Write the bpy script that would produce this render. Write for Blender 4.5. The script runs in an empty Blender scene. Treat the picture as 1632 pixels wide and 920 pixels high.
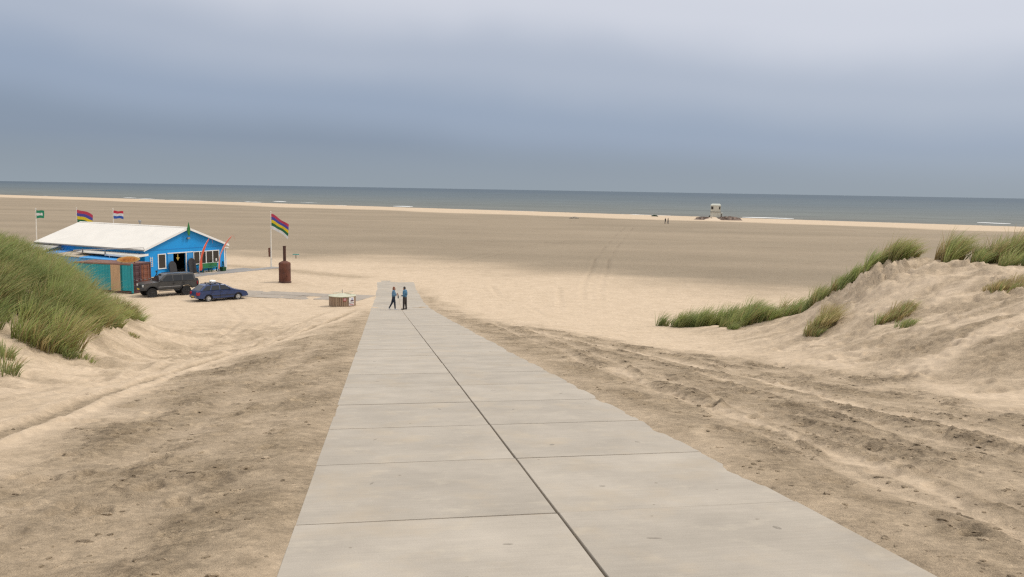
import bpy, bmesh, math, random
import numpy as np
from mathutils import Vector, Matrix, Euler

# ---------------------------------------------------------------- camera, sky, sun, exposure
scene = bpy.context.scene
COL = scene.collection
random.seed(7)
RNG = np.random.default_rng(11)

CAM_Z = 9.5
cam_data = bpy.data.cameras.new('camera')
cam_data.sensor_width = 36.0
cam_data.lens = 28.68
cam_data.clip_start = 0.1
cam_data.clip_end = 90000.0
cam = bpy.data.objects.new('camera', cam_data)
COL.objects.link(cam)
PITCH, ROLL = math.radians(6.908), math.radians(0.98)
_f = Vector((0, math.cos(PITCH), -math.sin(PITCH)))
_u0 = Vector((0, math.sin(PITCH), math.cos(PITCH)))
_r0 = Vector((1, 0, 0))
_r = _r0*math.cos(ROLL) + _u0*math.sin(ROLL)
_u = _u0*math.cos(ROLL) - _r0*math.sin(ROLL)
_m = Matrix((( _r.x, _u.x, -_f.x, 0), (_r.y, _u.y, -_f.y, 0), (_r.z, _u.z, -_f.z, CAM_Z), (0, 0, 0, 1)))
cam.matrix_world = _m
scene.camera = cam

SUN_EL, SUN_AZ = math.radians(52), math.radians(75)      # azimuth from +Y towards +X
TO_SUN = Vector((math.sin(SUN_AZ)*math.cos(SUN_EL), math.cos(SUN_AZ)*math.cos(SUN_EL), math.sin(SUN_EL)))

world = bpy.data.worlds.new('World')
scene.world = world
world.use_nodes = True
nt = world.node_tree
for n in list(nt.nodes): nt.nodes.remove(n)
def N(tree, kind, **kw):
    n = tree.nodes.new(kind)
    for k, v in kw.items(): setattr(n, k, v)
    return n
def ramp(node, stops):
    els = node.color_ramp.elements
    while len(els) > 1: els.remove(els[-1])
    els[0].position = stops[0][0]; els[0].color = (*stops[0][1], 1)
    for p, c in stops[1:]:
        e = els.new(p); e.color = (*c, 1)
out = N(nt, 'ShaderNodeOutputWorld'); bg = N(nt, 'ShaderNodeBackground')
sky = N(nt, 'ShaderNodeTexSky', sky_type='NISHITA', sun_disc=False, sun_elevation=SUN_EL, sun_rotation=SUN_AZ)
skys = N(nt, 'ShaderNodeVectorMath', operation='SCALE'); skys.inputs['Scale'].default_value = 0.10
tc = N(nt, 'ShaderNodeTexCoord')
sep = N(nt, 'ShaderNodeSeparateXYZ')
nt.links.new(tc.outputs['Generated'], sep.inputs[0])
# a layered overcast: broad soft bands that wander in elevation
mp = N(nt, 'ShaderNodeMapping'); mp.inputs['Scale'].default_value = (1.6, 1.6, 2.6)
nz = N(nt, 'ShaderNodeTexNoise'); nz.inputs['Scale'].default_value = 1.5; nz.inputs['Detail'].default_value = 4; nz.inputs['Roughness'].default_value = 0.5
nt.links.new(tc.outputs['Generated'], mp.inputs[0]); nt.links.new(mp.outputs[0], nz.inputs[0])
sub = N(nt, 'ShaderNodeMath', operation='SUBTRACT'); sub.inputs[1].default_value = 0.5
nt.links.new(nz.outputs['Fac'], sub.inputs[0])
mul = N(nt, 'ShaderNodeMath', operation='MULTIPLY'); mul.inputs[1].default_value = 0.08
nt.links.new(sub.outputs[0], mul.inputs[0])
damp_ = N(nt, 'ShaderNodeMath', operation='MULTIPLY_ADD')         # less wander close to the horizon
hz = N(nt, 'ShaderNodeMapRange'); hz.inputs['From Min'].default_value = 0.0; hz.inputs['From Max'].default_value = 0.12; hz.inputs['To Min'].default_value = 0.25; hz.inputs['To Max'].default_value = 1.0
nt.links.new(sep.outputs['Z'], hz.inputs['Value'])
nt.links.new(mul.outputs[0], damp_.inputs[0]); nt.links.new(hz.outputs[0], damp_.inputs[1]); nt.links.new(sep.outputs['Z'], damp_.inputs[2])
# the cloud is thinner on the sun's side of the sky
dot = N(nt, 'ShaderNodeVectorMath', operation='DOT_PRODUCT'); dot.inputs[1].default_value = (math.sin(SUN_AZ), math.cos(SUN_AZ), 0)
nt.links.new(tc.outputs['Generated'], dot.inputs[0])
sg = N(nt, 'ShaderNodeMath', operation='MULTIPLY_ADD'); sg.inputs[1].default_value = 0.08
nt.links.new(dot.outputs['Value'], sg.inputs[0]); nt.links.new(damp_.outputs[0], sg.inputs[2])
rp = N(nt, 'ShaderNodeValToRGB'); rp.color_ramp.interpolation = 'EASE'
ramp(rp, [(0.0, (.180, .222, .285)), (0.045, (.192, .238, .315)), (0.10, (.252, .305, .400)), (0.16, (.350, .390, .470)), (0.235, (.525, .543, .602)), (0.36, (.68, .684, .71)), (1.0, (1.18, 1.17, 1.17))])
nt.links.new(sg.outputs[0], rp.inputs[0])
nt.links.new(sky.outputs[0], skys.inputs[0])
# sea haze low over the horizon, all the way round
hm = N(nt, 'ShaderNodeMapRange'); hm.inputs['From Min'].default_value = 0.0; hm.inputs['From Max'].default_value = 0.055; hm.inputs['To Min'].default_value = 0.75; hm.inputs['To Max'].default_value = 0.0
nt.links.new(sep.outputs['Z'], hm.inputs['Value'])
hx = N(nt, 'ShaderNodeMix', data_type='RGBA'); nt.links.new(hm.outputs[0], hx.inputs[0]); nt.links.new(rp.outputs[0], hx.inputs[6]); hx.inputs[7].default_value = (.258, .305, .345, 1)
mx = N(nt, 'ShaderNodeMix', data_type='RGBA'); mx.inputs['Factor'].default_value = 0.93
nt.links.new(skys.outputs[0], mx.inputs[6]); nt.links.new(hx.outputs[2], mx.inputs[7])
nt.links.new(mx.outputs[2], bg.inputs['Color']); bg.inputs['Strength'].default_value = 1.0
nt.links.new(bg.outputs[0], out.inputs[0])

sun_d = bpy.data.lights.new('sun', 'SUN'); sun_d.energy = 1.5; sun_d.angle = math.radians(14); sun_d.color = (1.0, 0.93, 0.82)
sun = bpy.data.objects.new('sun', sun_d); COL.objects.link(sun)
sun.rotation_euler = (-TO_SUN).to_track_quat('-Z', 'Y').to_euler()
sun.location = (40, 10, 60)

scene.view_settings.view_transform = 'Standard'
scene.view_settings.look = 'None'
scene.view_settings.gamma = 1.0
scene.view_settings.exposure = 0.30
scene.view_settings.use_curve_mapping = False
scene.render.engine = 'CYCLES'
scene.cycles.use_denoising = False
scene.cycles.filter_width = 1.3
scene.cycles.max_bounces = 6
scene.cycles.sample_clamp_indirect = 2.0
scene.cycles.sample_clamp_direct = 6.0

# ---------------------------------------------------------------- helpers
def mat(name, col, rough=0.6, var=0.10, scale=4.0, bump=0.0, bscale=40.0, metal=0.0, col2=None, stretch=(1, 1, 1), spec=0.5, coat=0.0):
    m = bpy.data.materials.new(name); m.use_nodes = True
    t = m.node_tree; b = t.nodes['Principled BSDF']
    b.inputs['Roughness'].default_value = rough; b.inputs['Metallic'].default_value = metal
    b.inputs['Specular IOR Level'].default_value = spec
    b.inputs['Coat Weight'].default_value = coat
    co = N(t, 'ShaderNodeTexCoord'); mp = N(t, 'ShaderNodeMapping'); mp.inputs['Scale'].default_value = stretch
    t.links.new(co.outputs['Object'], mp.inputs[0])
    nz = N(t, 'ShaderNodeTexNoise'); nz.inputs['Scale'].default_value = scale; nz.inputs['Detail'].default_value = 5; nz.inputs['Roughness'].default_value = 0.65
    t.links.new(mp.outputs[0], nz.inputs[0])
    r = N(t, 'ShaderNodeValToRGB')
    c2 = col2 if col2 else tuple(c*(1-2.2*var) for c in col)
    ramp(r, [(0.30, c2), (0.68, col if col2 else tuple(min(1, c*(1+var)) for c in col))])
    t.links.new(nz.outputs['Fac'], r.inputs[0]); t.links.new(r.outputs[0], b.inputs['Base Color'])
    if bump:
        n2 = N(t, 'ShaderNodeTexNoise'); n2.inputs['Scale'].default_value = bscale; n2.inputs['Detail'].default_value = 4
        t.links.new(mp.outputs[0], n2.inputs[0])
        bp = N(t, 'ShaderNodeBump'); bp.inputs['Strength'].default_value = bump; bp.inputs['Distance'].default_value = 0.02
        t.links.new(n2.outputs['Fac'], bp.inputs['Height']); t.links.new(bp.outputs[0], b.inputs['Normal'])
    return m
def glass(name, col=(.02, .022, .025), rough=0.08):
    m = bpy.data.materials.new(name); m.use_nodes = True
    b = m.node_tree.nodes['Principled BSDF']
    b.inputs['Base Color'].default_value = (*col, 1); b.inputs['Roughness'].default_value = rough; b.inputs['IOR'].default_value = 1.5
    return m
def tag(o, label=None, cat=None, group=None, kind=None):
    if label: o['label'] = label
    if cat: o['category'] = cat
    if group: o['group'] = group
    if kind: o['kind'] = kind
    return o
def empty(name, loc=(0, 0, 0), rz=0.0, label=None, cat=None, group=None, kind=None):
    o = bpy.data.objects.new(name, None); COL.objects.link(o)
    o.location = loc; o.rotation_euler = (0, 0, rz); o.empty_display_size = 0.3
    return tag(o, label, cat, group, kind)
class MB:
    """collects boxes, prisms, tubes, lathes and sheets; build() links them as ONE mesh object"""
    def __init__(s): s.v = []; s.f = []; s.mi = []; s.m = 0
    def add(s, vs, fs):
        k = len(s.v); s.v += [tuple(p) for p in vs]; s.f += [tuple(i+k for i in f) for f in fs]; s.mi += [s.m]*len(fs); return s
    def box(s, x0, x1, y0, y1, z0, z1):
        return s.add([(x0,y0,z0),(x1,y0,z0),(x1,y1,z0),(x0,y1,z0),(x0,y0,z1),(x1,y0,z1),(x1,y1,z1),(x0,y1,z1)],
                     [(0,3,2,1),(4,5,6,7),(0,1,5,4),(1,2,6,5),(2,3,7,6),(3,0,4,7)])
    def hexa(s, p):      # 8 points: bottom loop then top loop
        return s.add(p, [(0,3,2,1),(4,5,6,7),(0,1,5,4),(1,2,6,5),(2,3,7,6),(3,0,4,7)])
    def prism(s, poly, ax, a, b):   # polygon in the plane across axis ax, extruded a..b
        n = len(poly)
        def P(q, w): return (w, q[0], q[1]) if ax == 'x' else ((q[0], w, q[1]) if ax == 'y' else (q[0], q[1], w))
        vs = [P(q, a) for q in poly] + [P(q, b) for q in poly]
        return s.add(vs, [tuple(range(n)), tuple(range(2*n-1, n-1, -1))] + [(i, i+n, (i+1) % n+n, (i+1) % n) for i in range(n)])
    def tube(s, p0, p1, r0, r1=None, n=10, cap=True):
        r1 = r0 if r1 is None else r1
        p0, p1 = Vector(p0), Vector(p1); d = (p1-p0).normalized()
        a = d.orthogonal().normalized(); b = d.cross(a)
        vs = []
        for p, r in ((p0, r0), (p1, r1)):
            for i in range(n):
                t = 2*math.pi*i/n; vs.append(p + a*(r*math.cos(t)) + b*(r*math.sin(t)))
        fs = [(i, (i+1) % n, (i+1) % n+n, i+n) for i in range(n)]
        if cap: fs += [tuple(range(n-1, -1, -1)), tuple(range(n, 2*n))]
        return s.add(vs, fs)
    def path(s, pts, r, n=6):
        for i in range(len(pts)-1):
            ra = r[i] if isinstance(r, (list, tuple)) else r; rb = r[i+1] if isinstance(r, (list, tuple)) else r
            s.tube(pts[i], pts[i+1], ra, rb, n)
        return s
    def lathe(s, prof, n=20, ax='z', c=(0, 0, 0)):   # prof: (radius, height)
        vs = []; fs = []
        for r, h in prof:
            for i in range(n):
                t = 2*math.pi*i/n; q = (r*math.cos(t), r*math.sin(t))
                p = (q[0], q[1], h) if ax == 'z' else ((q[0], h, q[1]) if ax == 'y' else (h, q[0], q[1]))
                vs.append((p[0]+c[0], p[1]+c[1], p[2]+c[2]))
        for k in range(len(prof)-1):
            for i in range(n):
                fs.append((k*n+i, k*n+(i+1) % n, (k+1)*n+(i+1) % n, (k+1)*n+i))
        fs += [tuple(range(n-1, -1, -1)), tuple(range((len(prof)-1)*n, len(prof)*n))]
        return s.add(vs, fs)
    def build(s, name, mats, parent=None, bevel=0.0, smooth=False, seg=1):
        me = bpy.data.meshes.new(name); me.from_pydata(s.v, [], s.f)
        mats = mats if isinstance(mats, (list, tuple)) else [mats]
        for m in mats: me.materials.append(m)
        if len(mats) > 1: me.polygons.foreach_set('material_index', s.mi)
        bm = bmesh.new(); bm.from_mesh(me)
        bmesh.ops.recalc_face_normals(bm, faces=bm.faces)
        if bevel: bmesh.ops.bevel(bm, geom=list(bm.edges), offset=bevel, segments=seg, affect='EDGES', clamp_overlap=True)
        if smooth:
            for f in bm.faces: f.smooth = True
            for e in bm.edges:
                if len(e.link_faces) == 2 and e.calc_face_angle(0) > 0.7: e.smooth = False
        bm.to_mesh(me); bm.free()
        o = bpy.data.objects.new(name, me); COL.objects.link(o)
        if parent is not None: o.parent = parent
        return o
def inst(name, mesh, parent=None, loc=(0, 0, 0), rot=(0, 0, 0), scale=(1, 1, 1)):
    o = bpy.data.objects.new(name, mesh); COL.objects.link(o)
    if parent is not None: o.parent = parent
    o.location = loc; o.rotation_euler = rot; o.scale = scale
    return o

# ---------------------------------------------------------------- terrain functions
UX, UY = -0.1603, 0.98707                      # direction of the concrete path
PX0, PY0 = 1.555, 0.0                          # a point on its centre line
PATH_HALF = 2.25
def path_st(x, y):
    dx, dy = x - PX0, y - PY0
    return dx*UX + dy*UY, dx*UY - dy*UX        # along, across (right positive)
def st_xy(s, t):
    return PX0 + s*UX + t*UY, PY0 + s*UY - t*UX
def path_z(s):
    k = 0.7
    a = (7.49 - 0.1153*s) / k
    z = k*np.logaddexp(0, np.clip(a, -60, 60)*2.0)/2.0    # soft foot of the ramp
    return np.where(s < 0, 7.49 - 0.1153*s*np.exp(np.minimum(s, 0)/8.0), z)
CTRL = [(-12.15,19.0,4.82),(-11.98,20.5,4.64),(-11.89,22.5,4.44),(-13.3,27.0,3.87),(-15.47,33.0,3.03),(-18.51,42.0,2.05),(-14.01,22.0,5.21),(-13.57,23.0,4.94),(-13.76,25.0,4.76),(-15.32,30.0,4.19),(-17.4,36.0,3.28),(-16.15,25.5,5.82),(-15.85,27.0,5.64),(-16.44,30.0,5.23),(-17.86,34.5,4.0),(-18.9,30.0,6.15),(-19.07,32.0,6.08),(-19.38,34.5,5.5),(-19.95,37.5,4.35),(-20.22,40.0,3.15),(-20.2,42.5,2.1),(-19.67,43.5,1.98),
(10.62,16.5,5.53),(10.43,17.8,5.41),(10.44,20.0,5.17),(10.32,22.5,4.91),(10.24,27.0,4.37),(9.82,31.0,3.72),(9.42,36.0,3.04),(8.78,42.5,2.3),(12.74,20.0,6.04),(12.49,21.5,5.84),(12.18,23.5,5.48),(11.86,26.0,5.02),(11.64,29.0,4.59),(11.1,32.0,4.0),(10.54,37.0,3.08),(15.19,24.0,6.48),(15.28,26.5,6.24),(14.67,28.5,5.97),(13.82,30.5,5.57),(13.48,32.5,5.03),(13.01,34.5,4.25),(12.24,37.0,3.63),(17.33,27.5,6.77),(17.5,30.5,6.82),(16.38,32.0,6.68),(15.95,34.0,6.80),(15.6,35.5,5.97),(15.18,37.0,4.87),(14.49,38.5,4.0),(13.52,40.0,3.45),(12.43,41.5,2.99),(10.88,43.0,2.45),(8.91,44.0,2.29),
(-26,24,6.3),(-32,32,5.8),(-24,40,4.2),(-22,48,1.6),(-32,50,1.2),(-28,58,0.3),(-40,45,2.5),(-21,54,0.4),(-15,52,1.2),(24,20,7.6),(26,28,7.4),(20,36.5,5.0),(17,41,3.0),(22,45,1.6),(14,45,1.9),(30,42,2.5),(10,48,1.1),(26,52,0.6),(16,52,0.7),(36,30,6.5),(40,45,1.5),(-20,14,7.4),(18,13,7.2),(-12,10,6.5),(12,9,6.8),(-30,10,8),(30,8,8),(-32,66,0.0),(-26,72,0.0),(-36,82,0.2),(-31,90,0.2),(-40,78,0.1),(-50,90,0.1),(-60,60,0.2),(60,60,0.2),(-60,30,6),(60,30,6),(-50,0,8),(50,0,8),(0,-30,8.2),(-40,-40,8.2),(40,-40,8.2)]
def _tps_setup():
    pts = list(CTRL)
    for s in (0, 3, 6, 10, 14, 18, 22, 26, 30, 35, 40, 45, 50, 56, 62, 68, 74, 82):
        for t in (-4.2, 0, 4.2):
            x, y = st_xy(s, t); pts.append((x, y, float(path_z(np.array(float(s))))))
    for x in (-90, -60, -30, -15, 0, 15, 30, 60, 90):
        for y in (104, 130):
            pts.append((x, y, 0.0))
    for x in (5, 15, 25, 40): pts.append((x, 66, 0.05)); pts.append((x, 80, 0.0))
    P = np.array(pts, float)
    s, t = path_st(P[:, 0], P[:, 1])
    res = P[:, 2] - path_z(s)
    sc = 20.0
    Q = P[:, :2]/sc
    d2 = ((Q[:, None]-Q[None])**2).sum(-1)
    K = np.where(d2 > 0, 0.5*d2*np.log(np.maximum(d2, 1e-12)), 0.0)
    n = len(P)
    A = np.zeros((n+3, n+3)); A[:n, :n] = K + np.eye(n)*2e-4
    A[:n, n] = 1; A[:n, n+1:] = Q; A[n, :n] = 1; A[n+1:, :n] = Q.T
    b = np.zeros(n+3); b[:n] = res
    return Q, np.linalg.solve(A, b), sc
_TQ, _TW, _TS = _tps_setup()
def sstep(a, b, v):
    t = np.clip((v-a)/(b-a), 0, 1); return t*t*(3-2*t)
SH0, SHN = (0.0, 383.0), (0.486, 0.874)        # shoreline point and seaward normal
def shore_dist(x, y):                          # metres inland of the water's edge
    return -((x-SH0[0])*SHN[0] + (y-SH0[1])*SHN[1])
def zbase(x, y):
    x = np.asarray(x, float); y = np.asarray(y, float)
    sh = x.shape; x = x.ravel(); y = y.ravel()
    s, t = path_st(x, y)
    z = path_z(s)
    m = (np.hypot(x, y-30) < 140)
    if m.any():
        qx, qy = x[m]/_TS, y[m]/_TS
        r = _TW[len(_TQ)] + _TW[len(_TQ)+1]*qx + _TW[len(_TQ)+2]*qy
        for i in range(len(_TQ)):
            d2 = (qx-_TQ[i, 0])**2 + (qy-_TQ[i, 1])**2
            r = r + _TW[i]*0.5*d2*np.log(np.maximum(d2, 1e-12))
        fade = 1 - sstep(75, 135, np.hypot(x[m], y[m]-30))
        z[m] += r*fade
    # beach behind: dunes carry on along the back of the beach
    sd = shore_dist(x, y)
    z = np.where(sd < 12, z - 0.5*sstep(12, -6, sd) - np.maximum(-6-sd, 0)*0.02, z)
    return z.reshape(sh)
# ---------------------------------------------------------------- numpy noise
_perm = np.random.default_rng(3).permutation(256)
_perm = np.concatenate([_perm, _perm])
_ga = np.random.default_rng(4).uniform(0, 2*np.pi, 256); _gx, _gy = np.cos(_ga), np.sin(_ga)
def noise(x, y):
    xi = np.floor(x).astype(np.int64); yi = np.floor(y).astype(np.int64)
    xf, yf = x-xi, y-yi
    u = xf*xf*xf*(xf*(xf*6-15)+10); v = yf*yf*yf*(yf*(yf*6-15)+10)
    xa, xb, ya, yb = xi & 255, (xi+1) & 255, yi & 255, (yi+1) & 255
    def g(a, b, fx, fy):
        h = _perm[_perm[a]+b]; return _gx[h]*fx + _gy[h]*fy
    n0 = g(xa, ya, xf, yf)*(1-u) + g(xb, ya, xf-1, yf)*u
    n1 = g(xa, yb, xf, yf-1)*(1-u) + g(xb, yb, xf-1, yf-1)*u
    return (n0*(1-v) + n1*v)*1.4
def fbm(x, y, oct=4, gain=0.5, seed=0.0):
    r = 0; a = 1.0; s = 1.0
    for k in range(oct):
        r = r + a*noise(x*s+seed+17.3*k, y*s-seed*0.7+9.1*k); a *= gain; s *= 2.03
    return r
def polydist(x, y, pts):
    """distance to a polyline and signed side (positive on its right), with position along it"""
    best = np.full(x.shape, 1e9); side = np.zeros(x.shape); along = np.zeros(x.shape); L = 0
    for (ax, ay), (bx, by) in zip(pts[:-1], pts[1:]):
        dx, dy = bx-ax, by-ay; l2 = dx*dx+dy*dy; l = math.sqrt(l2)
        t = np.clip(((x-ax)*dx+(y-ay)*dy)/l2, 0, 1)
        d = np.hypot(x-ax-t*dx, y-ay-t*dy)
        c = (x-ax)*dy - (y-ay)*dx
        m = d < best
        best = np.where(m, d, best); side = np.where(m, np.sign(c), side); along = np.where(m, L+t*l, along); L += l
    return best, side, along
TRACK_L = [(-6.2,4.0),(-6.4,8.0),(-6.9,11.5),(-7.5,14.5),(-8.4,18.5),(-9.0,23.5),(-9.3,30.0),(-9.3,36.0),(-9.6,43.0),(-10.6,52.0),(-11.6,61.0)]
MUD_R = [(-9.2,84.0),(-6.6,72.0),(-4.2,60.0),(-1.6,48.0),(0.0,41.5),(2.6,37.0),(4.9,33.0),(7.6,29.5),(9.0,23.7),(9.7,19.9),(9.8,15.5),(10.4,10.0),(11,2)]
RUT1 = [(2.4,19.0),(2.9,14.5),(3.6,11.6),(3.95,9.2),(4.25,8.0),(4.1,6.4),(4.0,4.0)]
RUT2 = [(0.8,36.0),(2.64,29.2),(4.6,25.0),(6.1,19.3),(6.4,13.4),(6.85,10.5),(7.4,6.0)]
RUT3 = [(-4.2,9.0),(-5.0,16.0),(-6.3,26.0),(-8.3,40.0),(-10.2,52.0)]
DRYLINE = [(-60,112),(-39.8,113.0),(-28,106.0),(-20,112.5),(-9.4,104.0),(-1.2,97.0),(7.5,94.0),(12.5,88.0),(18.3,83.0),(24.0,80.0),(34,75),(60,70),(120,60)]
BAND = [(-34,95.0),(-27.6,92.4),(-20.2,87.6),(-16.5,86.0)]
TYRE = [[(31.2,225.0),(21.6,174.0),(15.2,136.0),(11.6,114.0),(9.4,96.5),(7.5,84.5),(6.6,75.8),(6.3,71.5)],
        [(33.4,225.0),(23.4,171.0),(16.9,134.0),(13.4,113.0),(11.2,96.0),(9.3,84.0),(8.3,76.0),(7.9,71.0)],
        [(-9.6,91.5),(-7.2,101.5),(-4.4,112.0),(-1.4,122.5),(4.1,137.0),(12,160)],
        [(-11.6,93.5),(-9.0,103.0),(-6.2,113.5),(-3.2,124.0),(2.3,138.5),(10,162)],
        [(1.0,85.0),(3.1,83.2),(4.6,80.2),(4.2,70.0),(3.7,61.8)],
        [(-60,150),(-20,147),(30,150),(70,141)], [(18,96),(30,103),(46,118),(70,126)],
        [(-2.0,80),(-1.2,72.5),(1.4,66),(2.2,58)],[(-19,99),(-13,101),(-6,98),(-2,93),(0,88)],
        [(-20,64),(-17.5,59),(-15.2,53),(-13.5,45),(-12.6,38)],[(-22,63),(-19.3,57),(-16.8,50.5),(-14.9,43),(-13.6,36)],[(-10.6,34),(-10.2,26),(-9.6,20),(-8.9,15),(-8.0,10)]]

def ground_fields(x, y):
    r = np.hypot(x, y)
    s, t = path_st(x, y)
    zb = zbase(x, y)
    # ---- which sand is it
    dl, sl, al = polydist(x, y, TRACK_L)
    dr, sr, ar = polydist(x, y, MUD_R)
    wob = fbm(x*0.35, y*0.35, 3, 0.55, 5.1)
    left_sd = dl*sl + wob*1.1                                  # >0 on the path side of the track
    right_sd = dr*sr + wob*1.2                                 # MUD_R runs towards the camera: path side is its right
    mudL = sstep(-0.4, 1.9, left_sd)*(t < 0)*sstep(64, 54, s)
    mudR = sstep(-0.8, 2.0, right_sd)*(t >= 0)*sstep(84, 66, s)
    mud = np.clip(mudL+mudR, 0, 1)
    near = sstep(62, 12, r)
    # ---- relief
    streak = fbm(t*1.15 + wob*0.6, s*0.42, 4, 0.55, 2.2)       # clods strung out along the slope
    clod = fbm(x*3.1, y*2.3, 4, 0.6, 8.8)
    fine = fbm(x*8.5, y*6.0, 3, 0.6, 1.4)
    churn = sstep(-0.12, 0.42, streak + 0.25*fbm(x*0.5, y*0.33, 2, 0.5, 33.0))
    churnR = np.where(t > 0, churn, churn*0.7)
    crumb = 1-np.abs(fbm(x*6.2, y*4.6, 3, 0.6, 61.0))*1.6          # crumbly crust, ridged
    crumb2 = 1-np.abs(fbm(x*14.0, y*10.0, 2, 0.6, 63.0))*1.6
    h = 0.035*fbm(x*0.55, y*0.55, 3, 0.5, 0.3) + 0.012*clod
    h += mud*(0.016*churnR*np.abs(clod)*1.5 - 0.02 + (0.4+0.6*churnR)*(0.016*crumb + 0.013*crumb2) + 0.012*churnR*np.abs(fine) + 0.012*streak)
    dry_rip = fbm(x*2.2, y*1.5, 3, 0.6, 4.4)
    h += (1-mud)*sstep(120, 60, r)*0.016*dry_rip
    mark = np.zeros_like(x); pale = np.zeros_like(x)
    # ruts running down the slope
    for pts, w, dep in ((RUT1, 0.15, 0.035), (RUT2, 0.30, 0.05), (RUT3, 0.3, 0.04)):
        d, sd, a = polydist(x, y, pts)
        d = np.abs(d + 0.14*fbm(x*0.9, y*0.9, 3, 0.5, 3.0)); ww = w
        cut = np.exp(-(d/ww)**2); rim = np.exp(-((d-2.2*ww)/(0.9*ww))**2)
        h += mud*(-dep*cut + 0.3*dep*rim*(0.5+churn)); pale = np.maximum(pale, mud*cut*(0.85 if pts is not RUT3 else 0.3))
    for off in (1.15, 1.85, 3.1, 4.6, 6.1):                    # wheel marks to the right of the slabs
        d = np.abs(t-PATH_HALF-off-0.028*s*off/2.0 + 0.25*fbm(x*0.3, y*0.3, 2, 0.5, off*7))
        cut = np.exp(-(d/0.16)**2); rim = np.exp(-((d-0.34)/0.13)**2)
        h += mudR*(-0.035*cut + 0.016*rim*(0.4+churn)); pale = np.maximum(pale, mudR*cut*0.45)
    # the fresh wheel track between dry and damp sand
    for off in (0.0, 1.6):
        d = np.abs(dl*sl+off); cut = np.exp(-(d/0.20)**4); rim = np.exp(-((d-0.3)/0.09)**2)
        tread = 0.5+0.5*np.sin(al*2*np.pi/0.16)
        k = sstep(66, 50, s)*(t < 0)*(1.0 if off == 0 else 0.45)
        h += k*(cut*(-0.06+0.014*tread)+0.045*rim); mark = np.maximum(mark, k*cut*0.75*(r < 45)); pale = np.maximum(pale, k*0.9*np.exp(-((d-0.42)/0.14)**2)); damp_track = k*cut if off == 0 else np.maximum(damp_track, k*cut)
    for pts in TYRE:
        d, sd, a = polydist(x, y, pts)
        w = 0.17 + r*0.0009
        on = sstep(0.0, 8.0, a)
        cut = np.exp(-(d/w)**2)*(0.35+0.65*sstep(-0.5, 0.4, fbm(x*0.12, y*0.12, 2, 0.5, 12.0)))
        h += -0.05*cut + 0.03*np.exp(-((d-2.0*w)/w)**2); mark = np.maximum(mark, cut*0.95)
    # scarp and broken sand slabs under the grass of the right-hand crest
    scx = np.exp(-(((x-15.3)/1.6)**2 + ((y-32.9)/1.5)**2)) + 0.8*np.exp(-(((x-14.2)/0.9)**2+((y-35.2)/1.5)**2)) + 0.75*np.exp(-(((x-17.2)/1.3)**2+((y-26.8)/1.9)**2))
    h += np.clip(scx, 0, 1)*(0.34*np.abs(fbm(x*1.5, y*1.5, 4, 0.6, 6.0)) + 0.12*clod + 0.05*crumb - 0.10)
    # the grassed crest ends in a broken cornice above the bare face
    dc, sc, ac = polydist(x, y, [(14.4,37.2),(14.75,35.6),(15.0,34.2),(15.35,33.0),(16.1,32.0),(17.0,31.0),(17.8,29.3),(18.6,27.5)])
    cs = -dc*sc + 0.45*fbm(x*0.9, y*0.9, 4, 0.6, 47.0)            # >0 on the face side
    corn = sstep(0.22, -0.10, cs)*np.exp(-(np.maximum(-cs, 0)/2.2)**2)*sstep(0.0, 1.2, ac)*sstep(11.8, 8.5, ac)*(dc < 6)
    h += 0.36*corn*(0.8+0.5*fbm(x*0.7, y*0.7, 2, 0.5, 48.0)) + 0.10*np.exp(-((cs-0.55)/0.35)**2)*np.abs(clod)*(dc < 3)*sstep(0.0, 1.2, ac)*sstep(11.8, 8.5, ac)
    # wind-drawn ribs on the dune flanks
    dune = sstep(8.0, 11.0, np.abs(x+0.0))*sstep(50, 40, y)*sstep(14, 19, y)*(1-mud)
    h += dune*0.09*fbm(x*0.8+y*0.8, (y-x)*0.25, 4, 0.55, 20.0) + dune*0.02*crumb*sstep(0.1, 0.5, fbm(x*0.5, y*0.5, 2, 0.5, 44.0)) + dune*0.10*fbm(x*0.45, y*0.45, 3, 0.5, 27.0)
    foot = sstep(0.0, 1.0, fbm(x*1.9, y*1.9, 2, 0.6, 41.0))
    h += -dune*0.05*foot
    # ---- colour masks
    damp = np.zeros_like(x)
    dd, sdd, ad = polydist(x, y, DRYLINE)
    beyond = -dd*sdd + 6.0*fbm(x*0.05, y*0.09, 4, 0.55, 14.0)   # >0 on the sea side of the dry line
    sd = shore_dist(x, y)
    far = sstep(-13.0, 12.0, beyond)
    strip = sstep(67, 55, sd + 9*fbm(x*0.010, y*0.016, 4, 0.6, 15.0))
    damp = np.maximum(damp, far*(1-strip)*(0.78 + 0.10*fbm(x*0.012+y*0.022, y*0.055, 4, 0.55, 18.0)))
    mudtone = 0.80 + 0.30*streak + 0.16*fbm(x*0.9, y*0.6, 3, 0.6, 50.0)
    damp = np.maximum(damp, mud*np.clip(mudtone, 0.30, 1.0))
    # the strip just above the track, trodden damp sand near the camera on the left
    damp = np.maximum(damp, 0.30*sstep(26, 9, r)*(t < 0))
    damp = np.maximum(damp, 0.75*damp_track)
    d, _, _ = polydist(x, y, BAND)
    damp = np.maximum(damp, 0.62*np.exp(-(d/1.5)**2)*(1-far))
    yard = np.exp(-((x+25.5)/6.5)**2-((y-76.5)/3.0)**2)
    damp = np.maximum(damp, 0.32*yard*sstep(-0.3, 0.4, fbm(x*0.25, y*0.25, 3, 0.5, 60.0)))
    wash = sstep(9, -1, sd)
    damp = np.maximum(damp, wash*0.6)
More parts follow.
